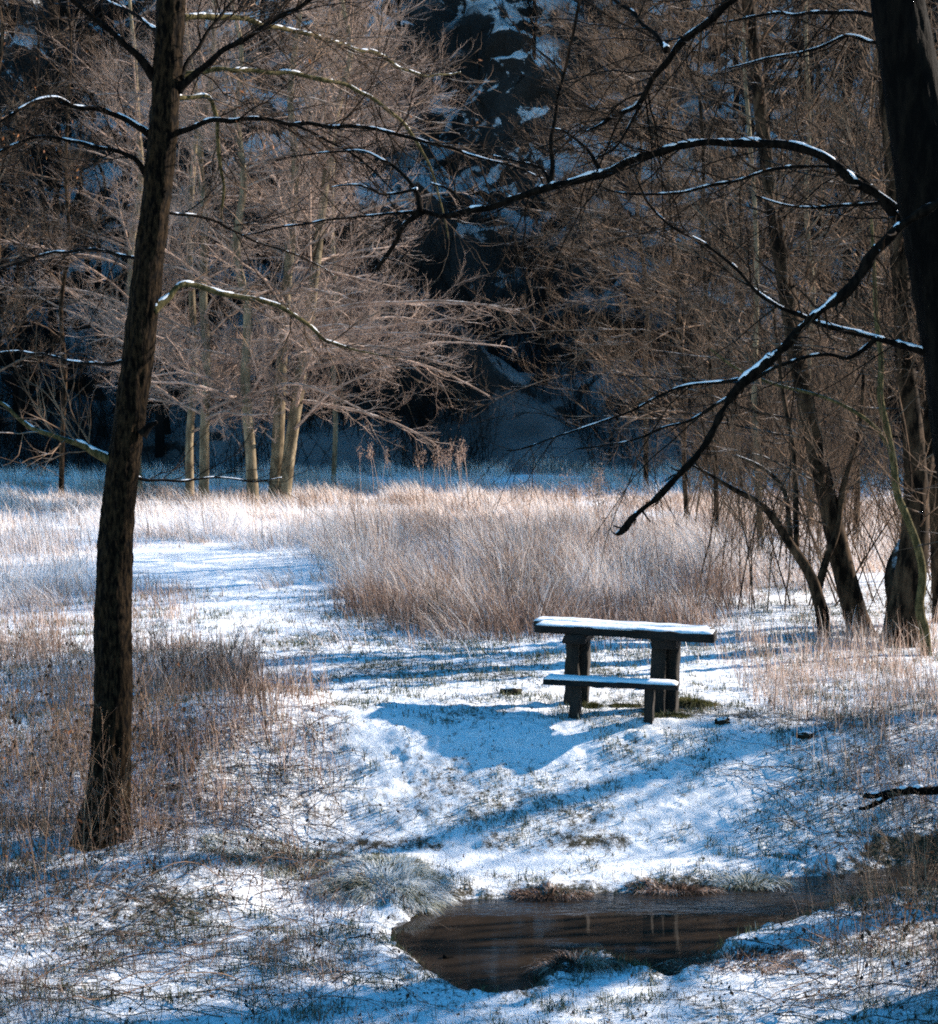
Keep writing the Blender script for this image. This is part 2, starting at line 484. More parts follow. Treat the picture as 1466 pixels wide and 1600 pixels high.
def G(px, py, *_):
    d = ray(px, py); Yv = np.geomspace(7.2, 60, 260)
    pt = np.array([0, 0, CAMZ])[None] + d[None] * (Yv / d[1])[:, None]
    hh = H(pt[:, 0], pt[:, 1], False); k = np.nonzero(pt[:, 2] < hh)[0]
    k = k[0] if len(k) else 259
    if k == 0: return pt[0]
    a, b_ = pt[k - 1, 2] - hh[k - 1], pt[k, 2] - hh[k]
    t = a / (a - b_ + 1e-9)
    q = pt[k - 1] * (1 - t) + pt[k] * t
    return q

clr_px = [(235, 868), (330, 866), (420, 884), (470, 912), (560, 945), (640, 978), (700, 992), (850, 985), (1000, 982), (1120, 978), (1210, 950), (1290, 915), (1400, 900), (1800, 890), (1800, 1320), (1800, 1620), (-400, 1620), (-400, 960), (-60, 965), (100, 950), (180, 935)]
CLR = [tuple(atz(x, y, 0.05 if y < 1100 else -.7)[:2]) for x, y in clr_px]


def Hs(x, y):
    return float(H(np.array([x]), np.array([y]), True)[0])

xs = np.concatenate([-np.geomspace(4.6, 260, 150)[::-1], np.arange(-4.5, 4.51, 0.03), np.geomspace(4.6, 260, 150)])
ys = np.concatenate([np.linspace(-60, 5.5, 20), np.arange(6.0, 8.6, 0.05), np.arange(8.6, 14.8, 0.025), np.arange(14.8, 20, 0.05), np.geomspace(20, 54, 110)])
X, Y = np.meshgrid(xs, ys)
Zg, SD = H(X.ravel(), Y.ravel(), True, True)
xf, yf = X.ravel(), Y.ravel()
bare = 0.445 + (fbm(xf / 1.1, yf / 0.9, 61, 3) - 0.5) * 0.30 + 0.03 * sstep(12.2, 12.8, yf) * sstep(15.5, 14, yf)
bare += 0.30 * sstep(0.10, -0.01, SD) + 0.10 * sstep(0.3, 0.1, SD)                     # wet banks
clr_sd = poly_sd(xf, yf, CLR)
bare += 0.06 * sstep(0, 0.6, clr_sd) * sstep(22, 17, yf)
bare -= 0.12 * np.exp(-((yf - (12.05 + 0.03 * xf)) / 0.2) ** 2)
bare += 0.16 * np.exp(-((yf - (12.36 + 0.03 * xf)) / 0.09) ** 2) * sstep(0.4, .7, fbm(xf / .5, yf, 66, 2) + .1 * sstep(0, 2, xf))
p_ = atz(350, 920, 0.05); bare -= 0.10 * np.exp(-(((xf - p_[0]) / 2.0) ** 2 + ((yf - p_[1]) / 3.0) ** 2))
hc = G(790, 1160); bare -= .12 * np.exp(-(((xf - hc[0]) / .7) ** 2 + ((yf - hc[1]) / .4) ** 2))
tb = G(985, 1110)
bare += 0.14 * np.exp(-(((xf - tb[0] - 0.15) / 0.55) ** 2 + ((yf - tb[1] - 0.1) / 0.35) ** 2))
gy = np.gradient(Zg.reshape(X.shape), ys, axis=0).ravel(); gx = np.gradient(Zg.reshape(X.shape), xs, axis=1).ravel()
bare += 0.10 * sstep(0.6, 1.6, np.hypot(gx, gy)) * (yf < 22)
bare += 0.04 * sstep(-0.35, -0.9, xf) * sstep(12.2, 11.0, yf)
bare += 0.10 * sstep(2.2, 3.4, xf) * sstep(13.5, 12, yf)
def grid_mesh(mb, X, Y, Z, tint=None):
    r, c = X.shape
    i = np.arange(r * c).reshape(r, c)
    q = np.stack([i[:-1, :-1], i[:-1, 1:], i[1:, 1:], i[1:, :-1]], -1).reshape(-1, 4)
    mb.add(np.stack([X.ravel(), Y.ravel(), Z.ravel()], -1), q, None, 0, tint)
g = MB(); grid_mesh(g, X, Y, Zg, np.clip(bare, 0, 1))
tag(g.build('ground', M['ground'], tint=True), 'snow covered bank and clearing with turf showing through', 'ground', kind='structure')

xs = np.concatenate([np.linspace(-200, -42, 60), np.arange(-41.6, 41.7, 0.28), np.linspace(42, 200, 60)])
ys = np.concatenate([np.arange(53.9, 96, 0.28), np.linspace(97, 240, 30)])
X, Y = np.meshgrid(xs, ys); Zh = H(X.ravel(), Y.ravel(), True)
jx = (fbm(X / 2.0, Y / 2.0 + Zh.reshape(X.shape) / 2, 71, 4) - 0.5) * 2.2 * sstep(56, 62, Y) + (fbm(X / .6, Zh.reshape(X.shape) / .8, 74, 2) - .5) * 0.8 * sstep(56, 62, Y)
jy = (fbm(X / 2.4, Y / 2.4 + Zh.reshape(X.shape) / 2, 72, 4) - 0.5) * 3.0 * sstep(56, 62, Y)
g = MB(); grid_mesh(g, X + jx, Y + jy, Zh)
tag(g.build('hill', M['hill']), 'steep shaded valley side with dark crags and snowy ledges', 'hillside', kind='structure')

g = MB()
X, Y = np.meshgrid(np.linspace(-1.6, 9.5, 40), np.linspace(8.6, 13.2, 20))
grid_mesh(g, X, Y, np.full(X.shape, WZ))
tag(g.build('water', M['water']), 'dark still stream pool reflecting the bank', 'water', kind='structure')

# ------------------------------------------------------------------ table and bench
def beam(mb, L, Wd, Hh, org, ax, up=(0, 0, 1), seed=0, rough=0.006, seg=26, m=0, taperend=0.0):
    """a rough-sawn beam centred on org, its length along ax"""
    rng = np.random.default_rng(seed)
    ax = nrm(np.array(ax, float)); up = np.array(up, float); sd_ = nrm(np.cross(up, ax)); up = np.cross(ax, sd_)
    c = 0.18
    prof = []
    for (u, v, du, dv) in ((-1, -1, 1, 0), (1, -1, 0, 1), (1, 1, -1, 0), (-1, 1, 0, -1)):
        cu, cv = u * Wd / 2, v * Hh / 2; r = min(Wd, Hh) * c
        prof.append((cu + (r if u < 0 else -r) * (1 if du else 0), cv + (r if v < 0 else -r) * (1 if dv == 0 and du == 0 else 0)))
        for t in (0.33, 0.66):
            prof.append((cu * (1 - 0) + du * t * Wd * 0.9 + (0 if du else 0), cv + dv * t * Hh * 0.9))
    # simple rounded rectangle ring
    ring = []
    r = min(Wd, Hh) * 0.16
    for (cx, cy, a0) in ((Wd / 2 - r, Hh / 2 - r, 0), (-Wd / 2 + r, Hh / 2 - r, 90), (-Wd / 2 + r, -Hh / 2 + r, 180), (Wd / 2 - r, -Hh / 2 + r, 270)):
        for a in (0, 45, 90):
            ring.append((cx + r * math.cos(math.radians(a0 + a)), cy + r * math.sin(math.radians(a0 + a))))
    ring = np.array(ring); n = len(ring)
    us = np.linspace(-L / 2, L / 2, seg)
    V = []
    for i, u in enumerate(us):
        e = 1 - taperend * (abs(u) / (L / 2)) ** 6
        nz = (vn(np.arange(n) * 1.7 + seed, np.full(n, u * 9.0), seed) - 0.5) * 2 * rough + (vn(np.arange(n) * 0.4 + seed, np.full(n, u * 2.2), seed + 5) - 0.5) * 2 * rough * 1.5
        rr = ring * e * (1 + (nz / (min(Wd, Hh) / 2))[:, None])
        V.append(np.array(org)[None] + u * ax[None] + rr[:, :1] * sd_[None] + rr[:, 1:] * up[None])
    V = np.concatenate(V)
    q = [(i * n + k, i * n + (k + 1) % n, (i + 1) * n + (k + 1) % n, (i + 1) * n + k) for i in range(seg - 1) for k in range(n)]
    t = []
    for b0, rev in ((0, True), ((seg - 1) * n, False)):
        for k in range(1, n - 1): t.append((b0, b0 + k + 1, b0 + k) if rev else (b0, b0 + k, b0 + k + 1))
    mb.add(V, q, t, m)

def snow_pad(L, Wd, org, ax, thick, seed, nx=60, ny=14, edge=0.012, bare_amt=0.0):
    """a soft pillow of snow lying on a board"""
    mb = MB(); ax = nrm(np.array(ax, float)); sd_ = nrm(np.cross((0, 0, 1), ax)); up = np.cross(ax, sd_)
    u = np.linspace(-L / 2, L / 2, nx); v = np.linspace(-Wd / 2, Wd / 2, ny); U, V_ = np.meshgrid(u, v)
    e = np.minimum(sstep(0, 0.035, L / 2 - np.abs(U)), sstep(0, 0.03, Wd / 2 - np.abs(V_)))
    hgt = thick * (0.75 + 0.6 * (fbm(U / 0.16 + seed, V_ / 0.12, seed, 3) - 0.5)) * e
    if bare_amt: hgt = hgt - thick * bare_amt * sstep(0.5, 0.8, fbm(U / 0.3 + seed, V_ / 0.2, seed + 9, 2))
    jig = (fbm(U / 0.07, V_ / 0.07, seed + 3, 2) - 0.5) * edge
    top = np.array(org)[None] + (U + jig).reshape(-1, 1) * ax + (V_ + jig).reshape(-1, 1) * sd_ + hgt.reshape(-1, 1) * up
    i = np.arange(nx * ny).reshape(ny, nx)
    q = np.stack([i[:-1, :-1], i[:-1, 1:], i[1:, 1:], i[1:, :-1]], -1).reshape(-1, 4)
    bot = top - (hgt.reshape(-1, 1) + 0.004) * up
    qb = q[:, ::-1] + nx * ny
    rim = list(i[0, :]) + list(i[1:, -1]) + list(i[-1, -2::-1]) + list(i[-2:0:-1, 0])
    qr = [(rim[(k + 1) % len(rim)], rim[k], rim[k] + nx * ny, rim[(k + 1) % len(rim)] + nx * ny) for k in range(len(rim))]
    mb.add(np.concatenate([top, bot]), np.concatenate([q, qb, np.array(qr)]))
    return mb

# feet read off the photo
fl = P(901, 1104, 14.75); fr = P(1036, 1112, 14.45)
psi = math.atan2(-(0.26), 1.0)
axT = np.array([math.cos(psi), math.sin(psi), -0.022]); axT = nrm(axT); sdT = nrm(np.cross((0, 0, 1), axT))
tc_ = P(976, 984, 14.62)
zt = tc_[2]
root = empty('picnic_table', (tc_[0], tc_[1], 0.0))
tag(root, 'rustic wooden table with thick snow covered plank top on two stout post legs', 'table')
Lt = 1.70
zbot = zt - 0.035
for k, (off, dl, wd, yaw) in enumerate(((-0.135, 0.03, 0.27, 0.0), (0.135, -0.05, 0.25, -0.03))):
    mb = MB(); c = tc_ + sdT * off + axT * dl
    aP = nrm(axT + sdT * yaw)
    beam(mb, Lt, wd, 0.075, c, aP, seed=3 + k, rough=0.009, seg=50)
    o = mb.build('tabletop_plank', M['wood'], root)
    sp = snow_pad(Lt - 0.01, wd - 0.008, c + np.array([0, 0, 0.037]), aP, 0.026, 21 + k, nx=110, ny=20)
    sp.build('snow', M['snow'], o)
def tleg(pxl, seed, wid, dep, split):
    base = P(pxl[0], pxl[1], pxl[2]); top = tc_ + axT * pxl[3]
    b0 = np.array([base[0], base[1], Hs(base[0], base[1]) - 0.12]); t0 = np.array([top[0], top[1], zt - 0.048])
    axis = t0 - b0; cen = (t0 + b0) / 2
    for s_ in split:
        mb = MB()
        # plank-like posts standing side by side
        off = axT * s_[0] + sdT * s_[1]
        ax = nrm(axis); L = np.linalg.norm(axis)
        ring_up = sdT
        beam(mb, L, s_[2], s_[3], cen + off, ax, up=ring_up, seed=seed, rough=0.008, seg=24)
        mb.build('leg', M['post'], root); seed += 1
tleg((901, 1104, 14.72, -0.44), 40, .1, .1, [(-0.045, -0.06, 0.12, 0.09), (0.035, 0.07, 0.12, 0.12)])
tleg((1037, 1112, 14.45, 0.40), 50, .1, .1, [(-0.055, -0.07, 0.14, 0.15), (0.045, 0.08, 0.15, 0.17)])
for k, dl in enumerate((-0.44, 0.40)):
    mb = MB(); c = tc_ + axT * dl + np.array([0, 0, -0.085])
    beam(mb, 0.50, 0.24 if k else 0.22, 0.085, c, sdT, seed=60 + k, rough=0.005)
    mb.build('crossbeam', M['wood'], root)

# bench
bc = P(955, 1067, 14.02)
psb = math.atan2(-0.22, 1.0); axB = nrm(np.array([math.cos(psb), math.sin(psb), -0.012])); sdB = nrm(np.cross((0, 0, 1), axB))
root = empty('bench', (bc[0], bc[1], 0.0))
tag(root, 'low narrow plank bench dusted with snow in front of the table', 'bench')
mb = MB(); beam(mb, 1.24, 0.20, 0.048, bc, axB, seed=81, rough=0.006, seg=40); o = mb.build('seat', M['wood'], root)
snow_pad(1.22, 0.19, bc + np.array([0, 0, 0.024]), axB, 0.028, 25, nx=80, ny=14, bare_amt=0.5).build('snow', M['snow'], o)
for k, dl in enumerate((-0.33, 0.35)):
    t0 = bc + axB * dl; z0 = Hs(t0[0], t0[1]) - 0.1; zt_ = t0[2] - 0.024
    mb = MB(); beam(mb, zt_ - z0, 0.085, 0.12, ((t0[0]), t0[1], (zt_ + z0) / 2), (0.02, 0, 1), up=sdB, seed=90 + k, rough=0.007)
    mb.build('leg', M['post'], root)

# ------------------------------------------------------------------ near trees traced from the photo
def trunk_mesh(pts, rad, n, sides, seed, rough=0.07, flare=None):
    c, r = resample(pts, rad, n)
    T = nrm(np.gradient(c, axis=0))
    ref = np.array([0, 1.0, 0]); U = nrm(ref - (T @ ref)[:, None] * T); V = np.cross(T, U)
    a = np.arange(sides) * 2 * math.pi / sides
    s = np.concatenate([[0], np.cumsum(np.linalg.norm(np.diff(c, axis=0), axis=1))])
    A, S = np.meshgrid(a, s)
    rm = np.interp(s, s, r)[:, None]
    circ = A * float(np.mean(rad)) / 0.03
    per = 2 * math.pi * float(np.mean(rad)) / 0.03
    def wn(f, g, sd):                       # noise wrapped round the trunk
        w = A / (2 * math.pi)
        return vn(circ * f, S * g, sd) * (1 - w) + vn((circ - per) * f, S * g, sd) * w
    nz = (wn(1.0, 7.0, seed) - 0.5) * 2 + (np.abs(wn(1.9, 11, seed + 1) - 0.5) * 2 - 0.5) * 1.0 + (wn(0.35, 1.6, seed + 2) - 0.5) * 2.2
    if flare is not None:
        fl_ = np.exp(-s / flare[0])[:, None] * flare[1] * (1 + 0.7 * np.cos(A * 3 + seed) + 0.4 * np.cos(A * 5 + seed * 2))
    else: fl_ = 0
    R = rm * (1 + rough * nz + fl_)
    ring = c[:, None] + R[:, :, None] * (np.cos(A)[:, :, None] * U[:, None] + np.sin(A)[:, :, None] * V[:, None])
    mb = MB(); k = np.arange(sides); k2 = (k + 1) % sides
    b = (np.arange(n - 1) * sides)[:, None]
    q = np.stack([b + k, b + k2, b + sides + k2, b + sides + k], -1).reshape(-1, 4)
    mb.add(ring, q)
    return mb

def trace(pl, d0, d1):
    """[(px, py, width px)] -> 3-D points and radii, the depth running from d0 to d1"""
    pl = np.array([p if len(p) == 3 else (*p, 0) for p in pl], float)
    s = np.concatenate([[0], np.cumsum(np.hypot(np.diff(pl[:, 0]), np.diff(pl[:, 1])))]); s /= s[-1]
    d = d0 + (d1 - d0) * s
    w = pl[:, 2].copy(); nz = np.nonzero(w)[0]; w = np.interp(np.arange(len(w)), nz, w[nz])
    pts = np.array([P(a, b, y) for (a, b, _), y in zip(pl, d)])
    return pts, w * d / F / 2

def branch(parent, pl, d0, d1, mt, seed, snow=0.0, spec=None, twig_mt=None, knots=0.10, name='branch', seg=None):
    rng = np.random.default_rng(seed)
    pts, rad = trace(pl, d0, d1); rad = rad * 0.86
    L = np.linalg.norm(np.diff(pts, axis=0), axis=1).sum()
    n = seg or max(14, int(L / 0.035))
    c, r = resample(pts, rad, n)
    s = np.linspace(0, L, n)
    jit = np.stack([vn(s / 0.16, s * 0 + seed, 3) - 0.5, vn(s / 0.16, s * 0 + seed, 4) - 0.5, vn(s / 0.16, s * 0 + seed, 5) - 0.5], -1)
    c = c + jit * np.minimum(r[:, None] * 2.2, 0.034) * sstep(0, 0.2, s)[:, None]
    r = r * (1 + knots * 2.4 * (vn(s / 0.07, s * 0 + seed, 6) - 0.5)) * (1 + 0.5 * np.exp(-s / 0.08))
    mb = MB(); tubes(mb, c[None], r[None], 10, 0, cap=True)
    if spec:
        twigs(rng, mb, c[None], r[None], spec, 1)
    o = mb.build(name, [mt, twig_mt or M['twig_dark']], parent)
    if snow > 0:
        T = nrm(np.gradient(c, axis=0)); hz = np.sqrt(1 - T[:, 2] ** 2)
        m_ = sstep(0.42, 0.60, vn(s / 0.10, s * 0 + seed, 8) * 0.6 + vn(s / 0.03, s * 0 + seed, 9) * 0.4 + 0.085 * snow) * sstep(0.45, 0.75, hz)
        sr = r * 0.66 * m_ * (0.85 + 0.5 * vn(s / 0.035, s * 0, seed)) + 0.0004
        sc = c + np.array([0, 0, 1.0]) * (r * 0.56)[:, None]
        sm = MB(); tubes(sm, sc[None], sr[None], 8, 0, cap=True); sm.build('snow', M['snow'], o)
    return o

TW = [(11, 0.35, 1.3, 9, 0.15, 0.02, 0.75, 0.0022, 0.007, 0.8, 0.08),
      (11, 0.10, 0.42, 5, 0.15, 0.03, 0.7, 0.0014, 0.003, 0.9, 0.1)]
TWS = [(9, 0.25, 1.2, 8, 0.15, 0.02, 0.8, 0.002, 0.006, 0.8, 0.12),
       (9, 0.08, 0.3, 4, 0.15, 0.03, 0.7, 0.0014, 0.003, 0.9, 0.1)]

# the tall leaning tree on the left
D = 12.0
tl = [(156, 1350, 120), (159, 1305, 88), (168, 1240, 65), (175, 1150, 61), (178, 1060, 60), (178, 970, 59), (180, 880, 56), (187, 780, 53), (198, 690, 51), (208, 610, 50), (220, 520, 50), (232, 420, 47), (244, 320, 45), (254, 220, 44), (261, 120, 43), (268, 0, 43), (277, -120, 40), (288, -300, 36), (296, -520, 30), (300, -760, 22), (310, -1000, 12)]
pts, rad = trace(tl, D, D)
left = empty('leaning_tree', (pts[1][0], pts[1][1], Hs(pts[1][0], pts[1][1])))
tag(left, 'tall dark leaning tree on the left with long bare snow dusted branches', 'tree')
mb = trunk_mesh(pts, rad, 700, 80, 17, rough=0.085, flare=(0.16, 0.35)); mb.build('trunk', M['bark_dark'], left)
BR = [
 ([(242, 122, 15), (205, 75), (160, 40, 10), (115, 3), (70, -30, 8), (0, -60, 5)], 0, -.6, 'bark_branch', 0.35),
 ([(236, 212, 12), (200, 185), (160, 172), (120, 165, 8), (80, 155), (40, 168, 5), (0, 190), (-60, 215, 3)], 0, -.9, 'bark_branch', 1.0),
 ([(232, 280, 10), (205, 247), (160, 230), (110, 220, 6), (65, 214), (0, 236, 4), (-60, 262, 3)], 0, -.7, 'bark_branch', 0.8),
 ([(176, 722, 15), (140, 700), (100, 688, 10), (60, 672), (35, 658, 7), (0, 632), (-60, 600, 5)], 0, -.5, 'bark_olive', 0.9),
 ([(278, 140, 13), (330, 92), (400, 50, 9), (450, 20), (510, -14, 7), (600, -60, 5)], 0, -.4, 'bark_branch', 0.0),
 ([(282, 122, 8), (308, 76), (340, 30, 5), (375, -8), (420, -60, 4)], 0, .5, 'bark_branch', 0.0),
 ([(270, 210, 11), (330, 190), (390, 187, 8), (460, 192), (530, 196, 7), (600, 204), (680, 225, 6), (740, 242), (800, 258, 4), (850, 280, 2)], 0, -.6, 'bark_branch', 0.75),
 ([(262, 32, 12), (340, 27), (380, 31, 9), (430, 45), (500, 60, 8), (560, 78), (600, 90, 7), (640, 112), (690, 118, 4), (720, 112, 2)], 0.1, 2.2, 'bark_olive', 0.8),
 ([(262, 122, 11), (300, 110), (350, 107, 9), (430, 112), (530, 130, 8), (590, 160), (640, 205, 6), (672, 262), (690, 320, 3), (700, 372, 2)], 0.1, 2.0, 'bark_olive', 0.7),
 ([(262, 152, 9), (300, 151), (328, 151, 8), (336, 182), (343, 235, 7), (350, 290), (347, 340, 4)], 0.1, 1.2, 'bark_olive', 0.4),
 ([(238, 486, 14), (256, 470, 11), (276, 452), (300, 447, 11), (350, 458), (400, 470, 9), (450, 486), (485, 508, 7), (512, 532), (560, 548, 4), (620, 560, 2)], -0.05, 1.0, 'bark_olive', 1.0),
 ([(222, 680, 16), (232, 667, 11), (243, 660, 6)], -0.1, -.1, 'bark_branch', 0.0),
 ([(225, 410, 7), (170, 395), (110, 392, 5), (50, 402), (-20, 428, 3)], 0, 1.2, 'bark_branch', 0.2),
 ([(208, 560, 7), (150, 570), (90, 560, 5), (30, 548), (-40, 560, 3)], 0, 1.2, 'bark_branch', 0.2),
 ([(460, 194, 5), (520, 224), (570, 255, 4), (600, 285), (615, 300, 2)], -.3, -.5, 'bark_branch', 0.0),
 ([(262, 60, 9), (200, 20), (120, -30, 5), (20, -80, 3)], 0.1, 1.4, 'bark_branch', 0.2),
 ([(250, 330, 6), (330, 345), (400, 378, 4), (470, 400), (520, 430, 2)], 0.1, 1.2, 'bark_branch', 0.2),
 ([(204, 745, 6), (270, 752), (330, 746, 3.5), (400, 752), (440, 746, 2)], 0.1, 1.0, 'bark_branch', 0.2),
]
for i, (pl, a, b_, mt, sn) in enumerate(BR):
    short = len(pl) == 3
    branch(left, pl, D + a, D + b_, M[mt], 100 + i, sn, None if short else (TW if sn != 0.2 else TWS), M['twig_dark'] if mt != 'bark_olive' else M['twig_mid'])  # branches coloured as sunlit get the paler twigs too
# orange leaves still hanging
rng = np.random.default_rng(5)
def leaf_quads(mb, pos, size, rng, tint, m=0, hang=True):
    n = len(pos)
    a = nrm(rng.normal(0, 1, (n, 3)) + (np.array([0, 0, -1.6]) if hang else np.array([0, 0, 0.0])))
    b = nrm(np.cross(a, rng.normal(0, 1, (n, 3)))); c = np.cross(a, b)
    L = size[:, None]; cup = 0.12 * L
    v = np.stack([pos, pos + a * L * .45 + b * L * .28 + c * cup, pos + a * L, pos + a * L * .45 - b * L * .28 + c * cup], 1)
    i = np.arange(n)[:, None] * 4
    mb.add(v, None, np.concatenate([i + [0, 1, 2], i + [0, 2, 3]]), m, np.repeat(tint, 4))
mb = MB()
px = np.concatenate([rng.uniform(0, 140, 26), rng.uniform(20, 60, 8), rng.uniform(330, 520, 14), rng.uniform(560, 760, 8)])
py = np.concatenate([rng.uniform(20, 320, 26), rng.uniform(195, 225, 8), rng.uniform(60, 260, 14), rng.uniform(80, 300, 8)])
pos = np.array([P(a, b, D + rng.uniform(-.6, .8)) for a, b in zip(px, py)])
leaf_quads(mb, pos, rng.uniform(0.02, 0.045, len(pos)), rng, rng.uniform(0.8, 1.0, len(pos)))
mb.build('withered_leaves', M['leaf'], left, tint=True)['kind'] = 'stuff'

# the big black trunk at the right edge
D2 = 9.0
tr = [(1622, 1680, 175), (1612, 1570, 150), (1604, 1480, 132), (1592, 1350, 120), (1570, 1150, 112), (1548, 950, 108), (1522, 750, 104), (1495, 560, 100), (1468, 400, 96), (1446, 270, 93), (1424, 130, 88), (1402, 0, 82), (1380, -150, 78), (1352, -350, 70), (1330, -600, 56), (1310, -900, 36), (1300, -1150, 16)]
pts, rad = trace(tr, D2, D2)
right = empty('dark_tree', (pts[1][0], pts[1][1], Hs(pts[1][0], pts[1][1])))
tag(right, 'massive nearly black tree trunk leaning across the right edge of the view', 'tree')
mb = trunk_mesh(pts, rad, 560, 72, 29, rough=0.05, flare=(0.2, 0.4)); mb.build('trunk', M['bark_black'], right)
BR = [
 # the long arching bough over the clearing
 ([(1470, 430, 22), (1430, 372, 20), (1395, 326), (1340, 285, 17), (1280, 240), (1210, 222, 15), (1130, 220), (1050, 232, 14), (980, 253), (905, 284, 14), (860, 296), (780, 318, 12), (730, 333), (690, 337, 10), (655, 330, 9)], 0, 1.2, 'bark_branch', 1.0, TWS),
 ([(1466, 395, 9), (1420, 340), (1370, 300, 6), (1310, 262), (1230, 262, 6), (1180, 275), (1110, 290, 6), (1040, 303), (970, 300, 4), (935, 290, 2)], 0, .9, 'bark_branch', 0.1, TWS),
 ([(1465, 330, 8), (1400, 318), (1330, 318, 6), (1250, 325), (1180, 306, 3)], 0.1, .5, 'bark_branch', 0.2, TWS),
 ([(1408, 60, 9), (1360, 66), (1320, 58, 6), (1270, 80), (1200, 90, 4), (1130, 108, 2)], .1, 1.0, 'bark_branch', 0.8, TWS),
 ([(1400, 30, 9), (1330, 22), (1260, 20, 6), (1180, 26), (1100, 40, 3)], .1, 1.3, 'bark_branch', 0.8, TWS),
 ([(1500, 560, 18), (1466, 553, 16), (1420, 543), (1370, 528, 11), (1300, 512), (1235, 490, 8), (1190, 462), (1150, 420, 6), (1100, 380), (1045, 350, 5), (1010, 310), (990, 268, 3), (975, 240, 2)], 0, .3, 'bark_branch', 0.6, TWS),
 ([(1500, 300, 19), (1466, 318, 17), (1420, 345), (1370, 382, 17), (1345, 428), (1320, 462, 16), (1262, 508), (1220, 546, 15), (1165, 592), (1130, 642, 13), (1100, 698), (1062, 745, 9), (1012, 790), (980, 822, 10), (963, 833, 6)], -.5, -.1, 'bark_branch', 1.15, [(24, .03, .20, 5, .25, .03, 1.1, .003, .009, 1, .12), (6, .05, .2, 4, .2, 0, .7, .002, .004, 1, .1)]),
 ([(1370, 528, 8), (1330, 560), (1290, 552, 6), (1230, 570), (1165, 600, 6), (1090, 650), (1040, 668, 4), (980, 690), (900, 702, 2)], 0, .7, 'bark_branch', 0.1, TWS),
 ([(1165, 592, 6), (1060, 606), (990, 640, 4), (900, 672), (820, 700, 3), (790, 704, 2)], -.2, .6, 'bark_branch', 0.1, TWS),
]
for i, (pl, a, b_, mt, sn, sp) in enumerate(BR):
    kn = 0.42 if i == 6 else 0.14
    o = branch(right, pl, D2 + a, D2 + b_, M[mt], 200 + i, sn, sp, M['twig_dark'], knots=kn)
# forks and shoots of the long bough
for i, pl in enumerate([
 [(658, 331, 9), (640, 346), (618, 376, 8), (604, 400), (590, 420, 8)],
 [(656, 330, 8), (652, 298, 8), (628, 268), (600, 250, 5), (560, 236), (500, 238, 3), (430, 250, 2)],
 [(652, 296, 5), (600, 302), (560, 288, 4), (520, 292, 2)],
 [(862, 294, 10), (862, 240), (873, 160, 7), (888, 90), (900, 20, 5), (905, -30, 3)],
 [(860, 290, 6), (845, 262), (800, 250, 4), (760, 240, 2)],
 [(728, 330, 6), (705, 300), (672, 286, 3)],
 [(938, 268, 7), (915, 232), (880, 205, 4), (850, 200, 2)],
 [(655, 330, 5), (560, 338), (470, 350, 4), (380, 368, 2)]]):
    t_ = 0.78 if pl[0][0] > 800 else 0.97
    branch(right, pl, D2 + 1.2 * t_, D2 + 1.2 * t_ + 0.3, M['bark_branch'], 230 + i, 0.1, TWS, M['twig_dark'])
# bough coming in from above
for i, pl in enumerate([
 [(1330, -190, 20), (1230, -80, 16), (1160, -12), (1100, 36, 14), (1052, 80), (1022, 125, 11), (1000, 165), (955, 186, 7), (912, 206, 3)],
 [(1042, 78, 9), (1002, 34, 7), (962, -2), (900, -60, 5)],
 [(1000, 165, 6), (970, 220), (930, 250, 3), (900, 262, 2)]]):
    branch(right, pl, D2 + .1, D2 + .9, M['bark_branch'], 250 + i, 0.1, TW, M['twig_dark'])

# small trees standing by the clearing on the right
def traced_tree(name, label, stems, depth, mt, twig_mt, seed, spec, rough=0.05, sides=28, snow=0.3, group=None):
    p0, _ = trace(stems[0], depth, depth)
    r_ = empty(name, (p0[0][0], p0[0][1], Hs(p0[0][0], p0[0][1])))
    tag(r_, label, 'tree', group)
    rng = np.random.default_rng(seed)
    cr = MB()
    for i, pl in enumerate(stems):
        pts, rad = trace(pl, depth + (0.15 * i if i else 0), depth + (0.6 * i if i else 0))
        if i == 0:
            pts[0, 2] = Hs(pts[0][0], pts[0][1]) - 0.15
            mb = trunk_mesh(pts, rad, 260, sides, seed, rough=rough, flare=(0.18, 0.3)); mb.build('trunk', M[mt], r_)
        else:
            L = np.linalg.norm(np.diff(pts, axis=0), axis=1).sum()
            c, r = resample(pts, rad, max(16, int(L / .06)))
            mb = MB(); tubes(mb, c[None], r[None], 9, 0, cap=True); mb.build('limb', M[mt], r_)
        c, r = resample(pts, rad, 40)
        hi = c[:, 2] > c[0, 2] + 1.2
        if hi.sum() > 4:
            cc, rr = c[hi][None], r[hi][None]
            sub = spec
            twigs(rng, cr, cc, rr * 0.5, sub, 0)
    if cr.v: cr.build('crown', M[twig_mt], r_)
    return r_
SP_R = [(7, 0.9, 2.4, 9, 0.10, 0.02, 1.05, 0.006, 0.018, 0.6, 0.0),
        (5, 0.35, 1.1, 6, 0.13, 0.12, 0.7, 0.0035, 0.008, 1.0, 0.1),
        (7, 0.12, 0.5, 4, 0.15, 0.12, 0.65, 0.002, 0.004, 0.9, 0.1)]
traced_tree('young_tree', 'tall slim brown trunk right of the table with snow along its foot',
 [[(1350, 1000, 44), (1340, 970, 38), (1322, 905, 36), (1302, 820, 32), (1284, 740, 30), (1262, 640, 28), (1245, 550, 27), (1232, 470, 26), (1215, 370, 24), (1200, 270, 22), (1186, 150, 20), (1172, 20, 19), (1160, -120, 17), (1140, -320, 13), (1130, -500, 8)]],
 19.4, 'bark_mid', 'twig_mid', 301, SP_R)
